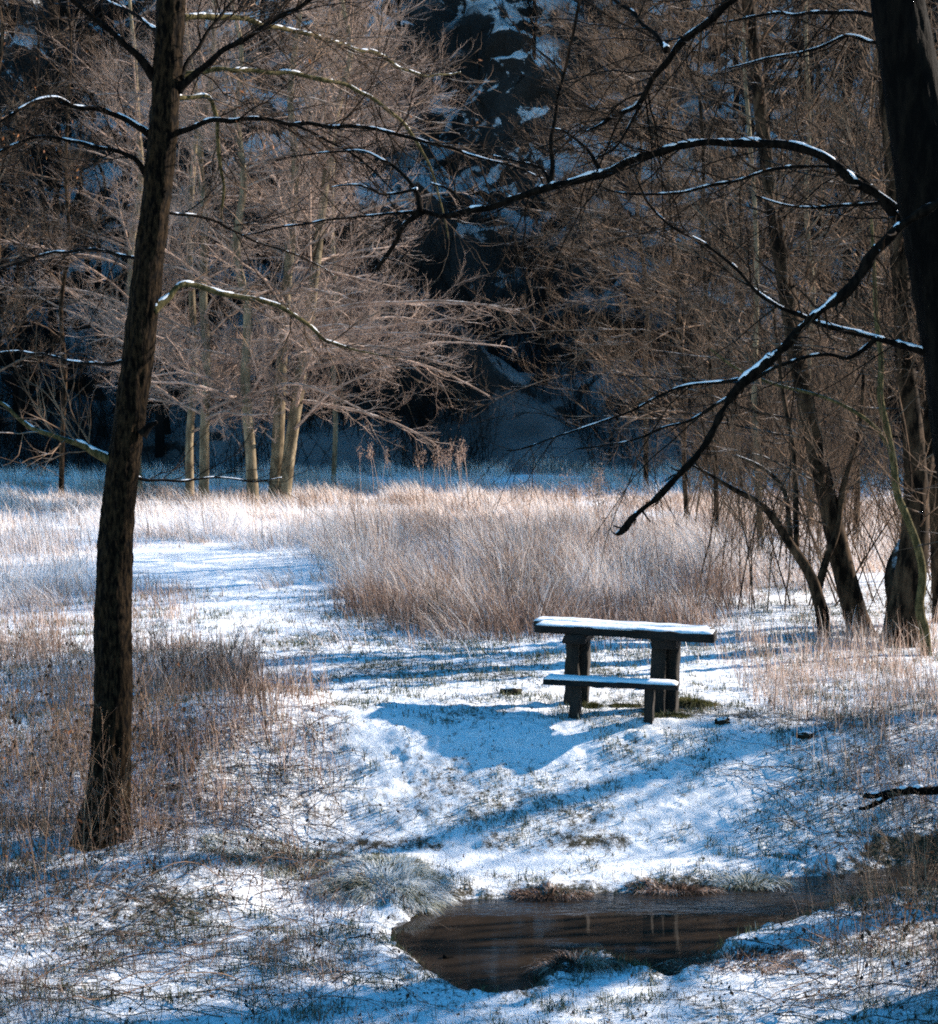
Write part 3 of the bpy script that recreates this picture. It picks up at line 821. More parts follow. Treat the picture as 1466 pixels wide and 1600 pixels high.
traced_tree('forked_tree', 'small tree with v shaped stems from one foot beside the snow footed trunk',
 [[(1292, 995, 22), (1285, 960, 20), (1276, 925, 19), (1262, 890, 17), (1235, 850, 14), (1205, 805, 12), (1180, 782, 10), (1150, 766, 8), (1110, 742, 5), (1080, 726, 3)],
  [(1276, 930, 14), (1290, 880, 12), (1308, 830, 11), (1316, 770, 10), (1330, 720, 8), (1345, 660, 7), (1350, 580, 5)],
  [(1236, 852, 9), (1232, 800, 8), (1222, 760, 7), (1190, 730, 6), (1150, 712, 4)],
  [(1245, 860, 9), (1244, 780, 9), (1240, 700, 8), (1225, 620, 7), (1215, 540, 5), (1208, 480, 4)]],
 19.0, 'bark_mid', 'twig_mid', 302, [(5, 0.5, 1.4, 7, 0.13, 0.04, 0.7, 0.004, 0.010, 0.8, 0.1), (7, 0.15, 0.6, 5, 0.15, 0.04, 0.7, 0.0025, 0.005, 0.9, 0.1)])
traced_tree('split_tree', 'thick dark trunk with a broken snow capped stump side at the right edge',
 [[(1408, 1005, 70), (1412, 975, 56), (1418, 930, 50), (1428, 860, 46), (1432, 790, 38), (1430, 720, 34), (1424, 640, 31), (1415, 560, 30), (1410, 470, 28), (1404, 380, 27), (1396, 280, 25), (1388, 180, 23), (1382, 60, 21), (1376, -80, 18), (1368, -250, 13), (1360, -420, 7)],
  [(1432, 800, 28), (1444, 740, 26), (1452, 680, 24), (1462, 600, 23), (1478, 500, 21), (1510, 380, 19), (1550, 200, 15), (1590, 0, 10)],
  [(1410, 960, 34), (1400, 915, 36), (1402, 880, 30), (1414, 850, 24)]],
 18.6, 'bark_mid', 'twig_mid', 303, SP_R, rough=0.09)
traced_tree('crooked_sapling', 'thin crooked olive green sapling in front of the thick split trunk',
 [[(1450, 1008, 16), (1445, 985, 15), (1437, 950, 14), (1442, 900, 13), (1434, 855, 13), (1418, 810, 12), (1402, 770, 12), (1396, 720, 11), (1386, 670, 11), (1376, 620, 10), (1377, 560, 9), (1370, 500, 8), (1366, 420, 6), (1362, 340, 4)],
  [(1396, 712, 7), (1370, 670, 6), (1330, 640, 6), (1280, 618, 5), (1210, 600, 5), (1150, 575, 4), (1110, 545, 3)]],
 17.8, 'bark_olive', 'twig_mid', 304, [(4, 0.4, 1.2, 7, 0.12, 0.04, 0.8, 0.003, 0.008, 0.8, 0.1), (5, 0.15, 0.5, 5, 0.15, 0.04, 0.7, 0.002, 0.004, 0.9, 0.1)])
traced_tree('edge_tree', 'narrow dark trunk at the right frame edge behind the crooked sapling',
 [[(1470, 965, 22), (1466, 900, 20), (1462, 800, 19), (1460, 700, 18), (1455, 600, 17), (1452, 480, 16), (1448, 350, 14), (1444, 200, 12), (1440, 40, 10), (1436, -150, 6)]],
 20.5, 'bark_mid', 'twig_mid', 305, SP_R)

# ------------------------------------------------------------------ trees at the far side of the meadow
def bare_tree(name, label, px, py, Y, wpx, hgt, lean, mt, twig_mt, seed, spread=1.0, low=0.12, dens=1.0, group=None, droop=-0.02, bow=0.0, bias=0.0, rt=None):
    rng = np.random.default_rng(seed)
    b = P(px, py, Y); z0 = Hs(b[0], b[1]); b[2] = z0
    r_ = empty(name, b); tag(r_, label, 'tree', group)
    r0 = wpx * Y / F / 2 * 0.82
    t = np.linspace(0, 1, 10)
    tp = np.stack([b[0] + lean * hgt * t ** 1.0 + bow * np.sin(t * math.pi) + rng.normal(0, 0.012 * hgt, 10) * t, b[1] + rng.normal(0, 0.012 * hgt, 10) * t, z0 - 0.2 + (hgt + 0.2) * t], -1)
    tr_ = r0 * (1 - t) ** 0.75 + 0.012
    mb = trunk_mesh(tp, tr_, 120, 14, seed, rough=0.05, flare=(0.3, 0.3)); mb.build('trunk', M[mt], r_)
    c, r = resample(tp, tr_, 40)
    cm = MB()
    n1 = int(hgt * 2.6 * dens)
    S, Dv, rr, tt, _ = spawn(rng, c[None], r[None], n1, low, 0.97, 1.12, 0.45)
    Dv[:, 0] += bias * 0.8
    Dv = nrm(Dv)
    l1 = (0.9 + 3.6 * spread * np.sin(np.clip((1.02 - tt) * 1.5, 0, math.pi / 2)) ** 0.8 * rng.uniform(0.5, 1.1, n1)) * (1 + 0.35 * np.sign(Dv[:, 0]) * bias)
    rr = np.clip(rr * 0.42, 0.012, 0.06)
    A = grow(rng, S, Dv, l1, 10, 0.07, droop - 0.03 + 0.13 * (tt - 0.2)); Ar = taper(rr, 10, 0.3); tubes(cm, A, Ar, 4, 0)
    twigs(rng, cm, A, Ar, [(3.8, 0.6, 1.7, 8, 0.15, 0.04, 0.65, 0.005, 0.013, 0.7, 0.12),
                           (4.6, 0.2, 1.0, 6, 0.17, 0.12, 0.65, 0.0035, 0.007, 1.0, 0.1),
                           (5.8, 0.10, 0.42, 4, 0.18, 0.16, 0.6, 0.003, 0.0045, 1.2, 0.1)], 0)
    cm.build('crown', M[twig_mt], r_)
    return r_

FT = [
 ('pale slender trunk left of the near pair at the meadow edge', 297, 750, 44, 15, 17, 0.02, 'bark_pale', 'twig_pale', .9, .12, 0, 1.0),
 ('pale slender trunk right beside the first of the pair at the meadow edge', 318, 762, 43, 18, 18, 0.02, 'bark_pale', 'twig_pale', .9, .12, 0.1, 1.0),
 ('straight trunk with snow at its foot standing alone at the meadow edge', 396, 775, 42, 21, 16, -0.03, 'bark_pale', 'twig_pale', 1.0, .16, 0.2, 1.0),
 ('upright stem of the leaning pair at the far meadow edge', 428, 768, 43, 24, 17, 0.06, 'bark_pale', 'twig_pale', 1.15, .16, 0.3, 1.1),
 ('right leaning stem of the pair with boughs reaching into the gap', 441, 766, 42.6, 25, 16, 0.14, 'bark_pale', 'twig_pale', 1.25, .13, 0.6, 1.2),
 ('bare reddish tree rising behind the leaning pair', 520, 740, 50, 9, 19, 0.02, 'bark_pale', 'twig_pale', 1.0, .34, 0.0, 1.1),
 ('bushy bare tree seen right behind the leaning trunk on the left', 215, 745, 46, 18, 17, 0.0, 'bark_pale', 'twig_pale', 1.1, .2, 0, 0.9),
 ('bare tree left of the near leaning trunk at the meadow edge', 95, 745, 45, 9, 17, 0.03, 'bark_mid', 'twig_mid', 1.1, .22, 0, 0.6),
 ('bare tree at the far left edge of the meadow', -20, 745, 44, 13, 17, 0.04, 'bark_mid', 'twig_mid', 1.2, .2, 0, 0.6),
]
for i, (lb, px, py, Y, w, h, ln, mt, tm, sp, low, bias, dn) in enumerate(FT):
    bare_tree('bare_tree', lb, px, py, Y, w, h, ln, mt, tm, 400 + i, sp, low, dn, 'bare trees along the far edge of the meadow', bias=bias)
FT = [
 ('thin bare tree leaning left at the edge of the dark gap', 1075, 800, 36, 8, 15, -0.05, 'bark_mid', 'twig_mid', 1.15, .14, -0.4, 1.15),
 ('slim bare tree behind the dead hanging branch tip', 1120, 800, 30, 8, 14, -0.04, 'bark_mid', 'twig_mid', 1.0, .16, -0.2, 1.0),
 ('pale slim trunk in the thicket right of the gap', 1190, 830, 28, 10, 14, -0.03, 'bark_pale', 'twig_mid', 1.0, .2, -0.1, .75),
 ('pale bare tree deep in the right thicket', 1265, 820, 33, 11, 16, -0.01, 'bark_pale', 'twig_mid', 1.1, .18, 0, .75),
 ('brown bare tree between the slim trunk and the split trunk', 1335, 850, 27, 11, 15, 0.01, 'bark_mid', 'twig_mid', 1.0, .2, 0, 0.6),
 ('bare tree at the far right of the thicket', 1440, 830, 32, 18, 16, 0.0, 'bark_mid', 'twig_mid', 1.1, .2, 0, 0.6),
 ('reddish bare tree on the right at the foot of the hill', 1010, 745, 48, 9, 19, -0.02, 'bark_mid', 'twig_mid', 1.0, .4, -0.1, 1.1),
 ('bare tree beyond the right edge of the thicket', 1540, 850, 30, 18, 16, 0.0, 'bark_mid', 'twig_mid', 1.1, .2, 0, 0.5),
]
for i, (lb, px, py, Y, w, h, ln, mt, tm, sp, low, bias, dn) in enumerate(FT):
    bare_tree('bare_tree', lb, px, py, Y, w, h, ln, mt, tm, 430 + i, sp, low, dn, 'bare trees in the right thicket', bias=bias)

# off to the right: the trees whose shade lies across the bank
for i, (x, y, h) in enumerate([(6.8, 12.2, 9), (8.6, 9.8, 10), (10.5, 13.5, 12), (7.6, 7.6, 8), (13.0, 10.5, 13), (12.5, 17.6, 11), (16, 13, 14)]):
    rng = np.random.default_rng(500 + i)
    b = np.array([x, y, Hs(x, y)])
    r_ = empty('bare_tree', b); tag(r_, 'bare tree on the bank out of view to the right', 'tree', 'trees on the bank out of view')
    t = np.linspace(0, 1, 10)
    tp = np.stack([x + rng.normal(0, .1, 10) * t, y + rng.normal(0, .1, 10) * t, b[2] - .2 + (h + .2) * t], -1)
    trunk_mesh(tp, 0.17 * (1 - t) ** .8 + .01, 80, 12, 500 + i).build('trunk', M['bark_mid'], r_)
    c, r = resample(tp, 0.16 * (1 - t) ** .8 + .01, 40); cm = MB()
    n1 = int(h * 5)
    S, Dv, rr, tt, _ = spawn(rng, c[None], r[None], n1, 0.05, .97, 1.0, .6)
    A = grow(rng, S, Dv, rng.uniform(1.2, 3.4, n1) * (1.1 - .5 * tt), 9, .1, .01); Ar = taper(np.clip(rr * .45, .012, .05), 9, .3); tubes(cm, A, Ar, 4)
    twigs(rng, cm, A, Ar, [(4, .5, 1.5, 6, .12, .02, .7, .006, .014, .8, .1), (5, .2, .7, 4, .13, .03, .6, .004, .007, .9, .1)])
    cm.build('crown', M['twig_mid'], r_)

# woods on the hillside: a few kinds, copied
hp = []
for k in range(4):
    rng = np.random.default_rng(600 + k); h = 8 + 2 * k
    r_ = empty('hillside_tree', (0, 0, 0)); t = np.linspace(0, 1, 8)
    tag(r_, 'dark bare tree standing in the shade on the steep hillside', 'tree', 'bare trees on the shaded hillside')
    tp = np.stack([rng.normal(0, .25, 8) * t, rng.normal(0, .2, 8) * t, -0.8 + (h + .8) * t], -1); rd = (0.13 + .02 * k) * (1 - t) ** .8 + .012
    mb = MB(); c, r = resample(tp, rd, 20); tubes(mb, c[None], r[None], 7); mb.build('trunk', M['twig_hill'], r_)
    cm = MB(); n1 = int(h * 3)
    S, Dv, rr, tt, _ = spawn(rng, c[None], r[None], n1, .2, .97, .8, .6)
    A = grow(rng, S, Dv, rng.uniform(.8, 2.6, n1) * (1.15 - .6 * tt), 6, .1, .06); Ar = taper(np.clip(rr * .4, .012, .05), 6, .3); tubes(cm, A, Ar, 3)
    twigs(rng, cm, A, Ar, [(3, .4, 1.3, 5, .12, .05, .6, .008, .015, .9, .1), (3, .2, .7, 3, .12, .05, .6, .006, .009, .9, .1)])
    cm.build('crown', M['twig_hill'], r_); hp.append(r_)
rng = np.random.default_rng(77); used = [0] * 4; cnt = 0
tries = 0
while cnt < 120 and tries < 3000:
    tries += 1
    x = rng.uniform(-36, 38); y = rng.uniform(58, 88)
    if abs(x) > 0.36 * y + 2: continue
    gap = abs(x - (1.0 + 0.06 * (y - 56))) < 4.6
    if gap and rng.random() < 0.82: continue
    z = Hs(x, y); s = rng.uniform(.7, 1.25) * (0.7 if gap else 1); k = int(rng.integers(4))
    if used[k] == 0: o = hp[k]
    else:
        o = hp[k].copy(); COL.objects.link(o)
        for ch in list(hp[k].children):
            c_ = ch.copy(); COL.objects.link(c_); c_.parent = o
    used[k] += 1; cnt += 1
    o.location = (x, y, z - .3); o.rotation_euler = (rng.normal(0, .05), rng.normal(0, .05), rng.uniform(0, 6.28)); o.scale = (s, s, s)

def shrub(name, label, px, py, Y, n, h, mt, seed, spread=.35, group=None, tw=1.0, base=.25):
    rng = np.random.default_rng(seed); b = P(px, py, Y) if Y else G(px, py); b[2] = Hs(b[0], b[1])
    r_ = empty(name, b); tag(r_, label, 'shrub', group)
    S = b + rng.normal(0, base, (n, 3)) * [1, 1, 0] + [0, 0, -.05]
    A = grow(rng, S, np.stack([rng.normal(-.05, spread, n), rng.normal(0, spread, n), np.ones(n)], -1), h * rng.uniform(.5, 1.1, n), 12, .05, .01)
    Ar = taper(rng.uniform(.005, .014, n) * (h / 2.5) ** .6, 12, .25); mb = MB(); tubes(mb, A, Ar, 5); mb.build('stems', M[mt], r_)['kind'] = 'stuff'
    mb = MB(); twigs(rng, mb, A, Ar, [(5 * tw, .25 * h / 2, .8 * h / 2, 7, .1, .08, .6, .0025, .006, .9, .15), (8 * tw, .08, .35, 4, .13, .08, .6, .0018, .0032, 1, .1)]); mb.build('twigs', M[mt], r_)['kind'] = 'stuff'
GS = 'bare shrubs in the right thicket'
for i, (px, Y, n, h, lb) in enumerate([(1140, 23, 7, 2.6, 'bare shrub behind the right end of the table'), (1185, 21.5, 8, 3.2, 'bare upright shrub left of the forked tree'), (1225, 25, 10, 4.2, 'tall many stemmed shrub behind the forked tree'), (1262, 22, 8, 3.6, 'shrub between the forked tree and the slim trunk'), (1310, 26, 10, 4.6, 'tall shrub right behind the snow footed trunk'), (1370, 22, 9, 3.8, 'shrub between the snow footed trunk and the split trunk'), (1400, 25, 8, 4.4, 'tall shrub behind the split trunk'), (1462, 21, 9, 3.6, 'shrub at the right frame edge'), (1120, 31, 10, 5, 'far shrub at the left end of the thicket'), (1060, 34, 9, 4, 'low far shrub beyond the dead branch tip'), (1180, 34, 12, 5.5, 'tall far shrub deep in the thicket'), (1290, 33, 12, 5.5, 'tall far shrub behind the slim trunk')]):
    shrub('bare_shrub', lb, px, 900, Y, n, h, 'twig_mid', 950 + i, .28, GS)
for i, (px, py, n, h, lb) in enumerate([(690, 985, 9, .8, 'small brown shrub at the left front corner of the tall grass'), (745, 975, 9, .95, 'small brown shrub in the front of the tall grass left of the table'), (800, 968, 9, .9, 'small brown shrub in the grass just left of the tabletop'), (870, 955, 8, .9, 'small shrub in the grass behind the tabletop'), (600, 940, 7, .6, 'tiny shrub where the snow path meets the tall grass'), (490, 905, 7, .6, 'tiny shrub beside the snow path'), (270, 1080, 12, .8, 'brown twiggy shrub just right of the leaning tree'), (340, 1075, 14, .8, 'brown twiggy shrub on top of the bramble hump'), (410, 1120, 12, .7, 'brown twiggy shrub at the right side of the bramble hump'), (300, 1200, 12, .6, 'dark low shrub below the bramble hump'), (430, 1220, 10, .5, 'dark low shrub at the lower end of the brambles')]):
    shrub('bare_shrub', lb, px, py, None, n, h, 'twig_mid' if py < 1000 else 'twig_dark', 970 + i, .5, 'small shrubs around the clearing', 1.7, .12)
# dark scrub along the foot of the hill
rng = np.random.default_rng(1234); n = 9500
x = rng.uniform(-26, 28, n); y = rng.uniform(54.5, 70, n); z = H(x, y, True)
k = rng.random(n) < sstep(.35, .6, fbm(x / 2.5, y / 2.5, 88, 3)); S = np.stack([x, y, z - .1], -1)[k]; n = len(S)
A = grow(rng, S, np.stack([rng.normal(0, .35, n), rng.normal(-.1, .3, n), np.ones(n)], -1), rng.uniform(.8, 3.0, n), 7, .1, .02)
mb = MB(); Ar = taper(np.full(n, .014), 7, .3); tubes(mb, A, Ar, 3); twigs(rng, mb, A, Ar, [(4, .3, 1.0, 4, .12, .05, .6, .006, .009, 1, .1)])
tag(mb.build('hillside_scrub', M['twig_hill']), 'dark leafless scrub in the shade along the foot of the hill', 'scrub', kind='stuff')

# ------------------------------------------------------------------ grasses
def blades(mb, rng, x, y, z, h, w, lean, tint, K=4, wind=(-0.05, 0.0), m=0, curl=1.0):
    n = len(x); t = np.linspace(0, 1, K)
    az = rng.uniform(0, 2 * math.pi, n); ln = np.abs(rng.normal(0, lean, n))
    dx = np.cos(az) * ln + wind[0]; dy = np.sin(az) * ln + wind[1]
    cx = x[:, None] + dx[:, None] * h[:, None] * t ** 1.6 * curl
    cy = y[:, None] + dy[:, None] * h[:, None] * t ** 1.6 * curl
    cz = z[:, None] + h[:, None] * (t - 0.35 * (ln[:, None]) * t ** 2.2)
    fa = rng.uniform(0, math.pi, n); wx = np.cos(fa)[:, None] * w[:, None] * (1 - 0.85 * t ** 1.5); wy = np.sin(fa)[:, None] * w[:, None] * (1 - 0.85 * t ** 1.5)
    a = np.stack([cx - wx / 2, cy - wy / 2, cz], -1); b = np.stack([cx + wx / 2, cy + wy / 2, cz], -1)
    v = np.stack([a, b], 2).reshape(-1, 3)
    base = (np.arange(n) * K * 2)[:, None] + (np.arange(K - 1) * 2)[None]
    q = np.stack([base, base + 1, base + 3, base + 2], -1).reshape(-1, 4)
    mb.add(v, q, None, m, np.repeat(tint, K * 2))

rng = np.random.default_rng(9)
def scatter(n, y0, y1, xk=0.36, xa=1.5, pw=1.0):
    u = rng.uniform(0, 1, n) ** pw
    y = y0 * (y1 / y0) ** u
    x = rng.uniform(-1, 1, n) * (xk * y + xa)
    return x, y
# tall dry grass of the meadow
x, y = scatter(300000, 16.0, 56, pw=0.85)
sd_c = poly_sd(x, y, CLR)
dens = fbm(x / 1.6, y / 1.8, 41, 3)
leftside = sstep(-1.8, -4.0, x) * sstep(34, 28, y)
right_side = sstep(2.6, 4.2, x) * sstep(24, 20, y)
keep = ((sd_c > 0.02 + (1.7 + 2.6 * sstep(19, 26, y)) * (fbm(x / .8, y / 1.1, 44, 4) - .47)) | ((rng.random(len(x)) < 0.05) & (y > 17))) & (rng.random(len(x)) < np.clip(sstep(0.34, 0.66, dens + 0.12 * (1 - leftside)) * (1 - 0.45 * leftside) * (1 - 0.7 * right_side) + 0.05, 0, 1))
x, y, sd_c = x[keep], y[keep], sd_c[keep]
z = H(x, y, True)
hgt = rng.uniform(0.2, 1.0, len(x)) * (0.35 + 0.95 * sstep(.3, .7, fbm(x / 0.9, y / 1.2, 43, 3))) * (0.5 + 0.5 * sstep(0, 1.0, sd_c)) * (1 - 0.40 * sstep(-1.8, -4, x) * sstep(36, 28, y)) * (1 - 0.5 * sstep(2.6, 4.2, x) * sstep(25, 20, y)) * (1 - 0.5 * sstep(22, 40, y))
ti = 0.62 + rng.normal(0, 0.28, len(x)) + 0.9 * (fbm(x / 1.8, y / 2.6, 45, 3) - 0.5) + 0.08 * sstep(20, 34, y) + 0.7 * (fbm(x / 5, y / 7, 57, 2) - 0.5) + 0.10 * sstep(-1.5, -4, x) - 0.15 * sstep(0.7, 0.0, sd_c)
mb = MB(); blades(mb, rng, x, y, z - .02, hgt, 0.005 + 0.00024 * y, 0.50, np.clip(ti, 0, 1), K=4, wind=(-0.25 + 2.2 * (fbm(x / 1.3, y / 1.5, 59, 3) - .5), 1.6 * (fbm(x / 1.1, y / 1.3, 63, 3) - .5)))
kk_ = rng.random(len(x)) < 0.05
blades(mb, rng, x[kk_], y[kk_], z[kk_], hgt[kk_] * 1.15, 0.006 + 0.00024 * y[kk_], 1.15, np.clip(rng.normal(.82, .1, kk_.sum()), 0, 1), K=5, wind=(-.5, 0))
kk_ = (rng.random(len(x)) < 0.045) & (fbm(x / .9, y / 1.0, 58, 2) > .45)
blades(mb, rng, x[kk_], y[kk_], z[kk_], hgt[kk_] * 1.5 + .12, 0.004 + 0.0002 * y[kk_], 0.22, np.clip(rng.normal(.10, .1, kk_.sum()), 0, 1), K=4, wind=(-.1, 0))
tag(mb.build('meadow_grass', M['straw'], tint=True), 'tall pale dry frosted grass filling the meadow', 'grass', kind='stuff')
print('meadow', len(x))

# short turf poking through the snow of the clearing
x, y = scatter(260000, 7.4, 24, xk=0.34, xa=.8)
sd_w = H(x, y, True, True); z, sdw = sd_w
dn = .6 * fbm(x / .5, y / .45, 47, 4) + .4 * fbm(x / .14, y / .12, 147, 2); hc = G(790, 1160); dn = dn - .22 * np.exp(-(((x - hc[0]) / .7) ** 2 + ((y - hc[1]) / .4) ** 2))
cl = poly_sd(x, y, CLR)
pth = np.exp(-((y - (12.05 + 0.03 * x)) / 0.2) ** 2)
pd = atz(350, 920, .05); pth2 = np.exp(-(((x - pd[0]) / 1.6) ** 2 + ((y - pd[1]) / 3.2) ** 2))
thr = 0.44 + 0.05 * sstep(11.8, 11, y) + 0.12 * pth + 0.1 * pth2 - .06 * sstep(.35, .05, sdw)
keep = (sdw > 0.02) & (rng.random(len(x)) < sstep(thr, thr + 0.16, dn) * 0.9 + 0.02)
x, y, z = x[keep], y[keep], z[keep]
hgt = rng.uniform(0.02, 0.075, len(x)) * (1 + .6 * vn(x / .3, y / .3, 3)); ti = np.clip(rng.normal(0.42, .24, len(x)), 0, 1)
mb = MB(); blades(mb, rng, x, y, z - .008, hgt, 0.0035 + 0.0003 * y, 0.7, ti, K=3)
tag(mb.build('turf', M['turf'], tint=True), 'short dark green grass poking through thin snow', 'grass', kind='stuff')
print('turf', len(x))

# (call further down)
# coarse undergrowth: brown stalks in drifts at the sides of the clearing
def drift(pxpoly, z, n, hmin, hmax, wd, lean, tmean, tsd, name, label, mtl, K=4, edge=.45, dcut=(.3, .6), nscale=.5, wind=(-.05, 0)):
    poly = [tuple(G(a, b)[:2]) for a, b in pxpoly]
    xs_ = [p[0] for p in poly]; ys_ = [p[1] for p in poly]
    x = rng.uniform(min(xs_), max(xs_), n * 3); y = rng.uniform(min(ys_), max(ys_), n * 3)
    sd = poly_sd(x, y, poly); zz, sw = H(x, y, True, True)
    d = fbm(x / nscale, y / nscale, 49, 3)
    k = (rng.random(len(x)) < sstep(edge, -edge, sd) * sstep(dcut[0], dcut[1], d)) & (sw > 0.0)
    x, y, zz = x[k][:n], y[k][:n], zz[k][:n]
    h = rng.uniform(hmin, hmax, len(x)) * (0.6 + .7 * vn(x / .4, y / .4, 6)); t = np.clip(rng.normal(tmean, tsd, len(x)), 0, 1)
    mb = MB(); blades(mb, rng, x, y, zz - .01, h, np.full(len(x), wd) + .00025 * y, lean, t, K=K, wind=wind)
    o = tag(mb.build(name, mtl, tint=True), label, 'undergrowth', kind='stuff'); print(name, len(x)); return o
drift([(-300, 1000), (250, 1010), (380, 1020), (470, 1090), (500, 1200), (520, 1290), (400, 1330), (200, 1340), (-300, 1340)], -.1, 11000, .08, .6, .003, .5, .35, .2, 'dry_undergrowth', 'low tangle of brown withered stalks beside the leaning tree', M['straw'])
drift([(1150, 1000), (1300, 985), (1700, 985), (1700, 1330), (1420, 1290), (1330, 1230), (1230, 1150), (1170, 1090)], -.05, 6000, .10, .50, .003, .45, .5, .2, 'dry_undergrowth', 'sparse straw coloured stalks in the snow right of the table', M['straw'])
drift([(-300, 930), (150, 905), (300, 925), (300, 975), (-300, 985)], .05, 3500, .1, .35, .004, .5, .40, .2, 'dry_undergrowth', 'low band of brown grass on the left before the pale field', M['straw'])
drift([(-200, 1320), (430, 1330), (640, 1420), (700, 1560), (760, 1660), (-200, 1660)], -.3, 3800, .04, .22, .0025, .8, .22, .2, 'dry_undergrowth', 'dark ragged grass along the near bank at bottom left', M['straw'], dcut=(.42, .66))
drift([(1200, 1400), (1700, 1370), (1700, 1660), (1330, 1660), (1280, 1520)], -.3, 2200, .04, .25, .0025, .8, .25, .2, 'dry_undergrowth', 'dark ragged grass along the near bank at bottom right', M['straw'], dcut=(.45, .66))

drift([(540, 930), (640, 955), (720, 968), (850, 965), (1000, 950), (1080, 930), (1150, 915), (1170, 945), (1100, 985), (1000, 1000), (850, 1004), (700, 1008), (630, 995), (520, 955)], .1, 3000, .2, .75, .004, .5, .2, .16, 'dry_undergrowth', 'dark brown brushy stalks along the front edge of the meadow', M['straw'], dcut=(.2, .5), wind=(-.15, 0))
# frosted tussocks hanging over the water
def tussock(px, py, z, rx, ry, n, h, label, mtl, tm=.62, name='grass_tussock', dark=0.0, cat='grass tussock'):
    c = G(px, py, z); rr = np.sqrt(rng.uniform(0, 1, n)); a = rng.uniform(0, 2 * math.pi, n)
    x = c[0] + rr * np.cos(a) * rx; y = c[1] + rr * np.sin(a) * ry; zz = H(x, y, True)
    zz = np.maximum(zz, WZ + .01)
    hh = h * rng.uniform(.3, 1.2, n) * (1.1 - .4 * rr) * (.35 + 1.3 * fbm(x / .22, y / .16, 46, 2))
    mb = MB(); K = 5; t = np.linspace(0, 1, K)
    out = rr * .9 + .2; dx = np.cos(a) * out + rng.normal(0, .3, n); dy = np.sin(a) * out + rng.normal(0, .3, n) - .15
    cx = x[:, None] + dx[:, None] * hh[:, None] * t ** 1.4; cy = y[:, None] + dy[:, None] * hh[:, None] * t ** 1.4
    cz = zz[:, None] + hh[:, None] * (1.1 * t - 1.15 * np.clip(out, 0, 1.2)[:, None] * t ** 2.2)
    cz = np.maximum(cz, WZ + .004)
    fa = rng.uniform(0, math.pi, n); w = rng.uniform(.003, .006, n)
    wx = np.cos(fa)[:, None] * w[:, None] * (1 - .8 * t); wy = np.sin(fa)[:, None] * w[:, None] * (1 - .8 * t)
    v = np.stack([np.stack([cx - wx, cy - wy, cz], -1), np.stack([cx + wx, cy + wy, cz], -1)], 2).reshape(-1, 3)
    base = (np.arange(n) * K * 2)[:, None] + (np.arange(K - 1) * 2)[None]
    q = np.stack([base, base + 1, base + 3, base + 2], -1).reshape(-1, 4)
    ti = np.clip(rng.normal(tm, .24, n) + 1.5 * (fbm(x / .13, y / .11, 48, 3) - .5), 0, 1)
    mb.add(v, q, None, 0, np.repeat(ti, K * 2))
    return tag(mb.build(name, mtl, tint=True, origin=(c[0], c[1], float(zz.mean()))), label, cat)
tussock(600, 1372, -.3, .50, .36, 6500, .14, 'large frosted green tussock overhanging the pool on the left', M['frost'], .82)
tussock(455, 1345, -.25, .70, .35, 2600, .10, 'frosted low grass mound left of the large tussock', M['frost'], .6)
tussock(1170, 1388, -.4, .30, .12, 900, .12, 'small frosted tuft on the far waterline', M['frost'], .6)
tussock(900, 1508, -.42, .28, .14, 1500, .11, 'dark snow dusted grass clump jutting into the pool', M['straw'], .14)
tussock(860, 1400, -.42, .30, .10, 700, .08, 'dark tuft at the far waterline left of the boughs reflection', M['straw'], .15)
tussock(1050, 1398, -.42, .35, .09, 700, .08, 'dark tuft on the far waterline below the table', M['straw'], .2)
tussock(1150, 1500, -.36, .45, .25, 1500, .09, 'dark matted grass on the near bank right of the pool', M['straw'], .2)
# moss and green grass at the feet of the table
for (px, py, rx, ry, n, h, lb) in ((1085, 1100, .20, .14, 1500, .10, 'green mossy grass clump right of the table foot'), (1040, 1120, .22, .10, 900, .08, 'dark green grass in front of the right table leg'), (925, 1103, .10, .08, 500, .07, 'small green grass patch by the left table leg'), (975, 1103, .16, .08, 700, .07, 'bare dark patch of grass between the table legs')):
    tussock(px, py, 0.02, rx, ry, n, h, lb, M['moss'], .5 if px != 975 else .2)

# ------------------------------------------------------------------ weeds, brambles, leaves, fallen branch
def weed_proto(k):
    rng = np.random.default_rng(700 + k); mb = MB()
    n = int(rng.integers(3, 6)); S = rng.normal(0, .05, (n, 3)); S[:, 2] = -.04
    Dv = np.stack([rng.normal(-.05, .2, n), rng.normal(0, .2, n), np.ones(n)], -1)
    A = grow(rng, S, Dv, rng.uniform(.55, 1.15, n), 12, .045, -.01); Ar = taper(rng.uniform(.0018, .0035, n), 12, .35)
    tubes(mb, A, Ar, 4, 0, rng.uniform(.2, .95, n))
    S, D_, r, t, _ = spawn(rng, A, Ar, n * 7, .25, .98, .6, .8)
    B = grow(rng, S, D_, rng.uniform(.06, .3, n * 7), 5, .1, .06); Br = taper(np.clip(r * .7, .0011, .002), 5, .6); tubes(mb, B, Br, 3, 0, rng.uniform(.2, .9, n * 7))
    if k % 2 == 0:
        pos = B[:, -1]; leaf_quads(mb, np.repeat(pos, 3, 0) + rng.normal(0, .006, (len(pos) * 3, 3)), rng.uniform(.01, .022, len(pos) * 3), rng, rng.uniform(0, .5, len(pos) * 3), 1)
    else:
        S, D_, r, t, _ = spawn(rng, A, Ar, n * 5, .1, .9, .6); leaf_quads(mb, S, rng.uniform(.02, .055, n * 5), rng, rng.uniform(0, .85, n * 5), 1)
    o = mb.build('dry_weed', [M['stem'], M['leaf']], None, tint=True)
    return o
GW = 'dry weed stalks standing on the banks'
protos = [weed_proto(k) for k in range(8)]; used = [0] * 8
for o in protos: tag(o, 'thin dry brown weed stalks standing up from the snow', 'weed', GW)
spots = []
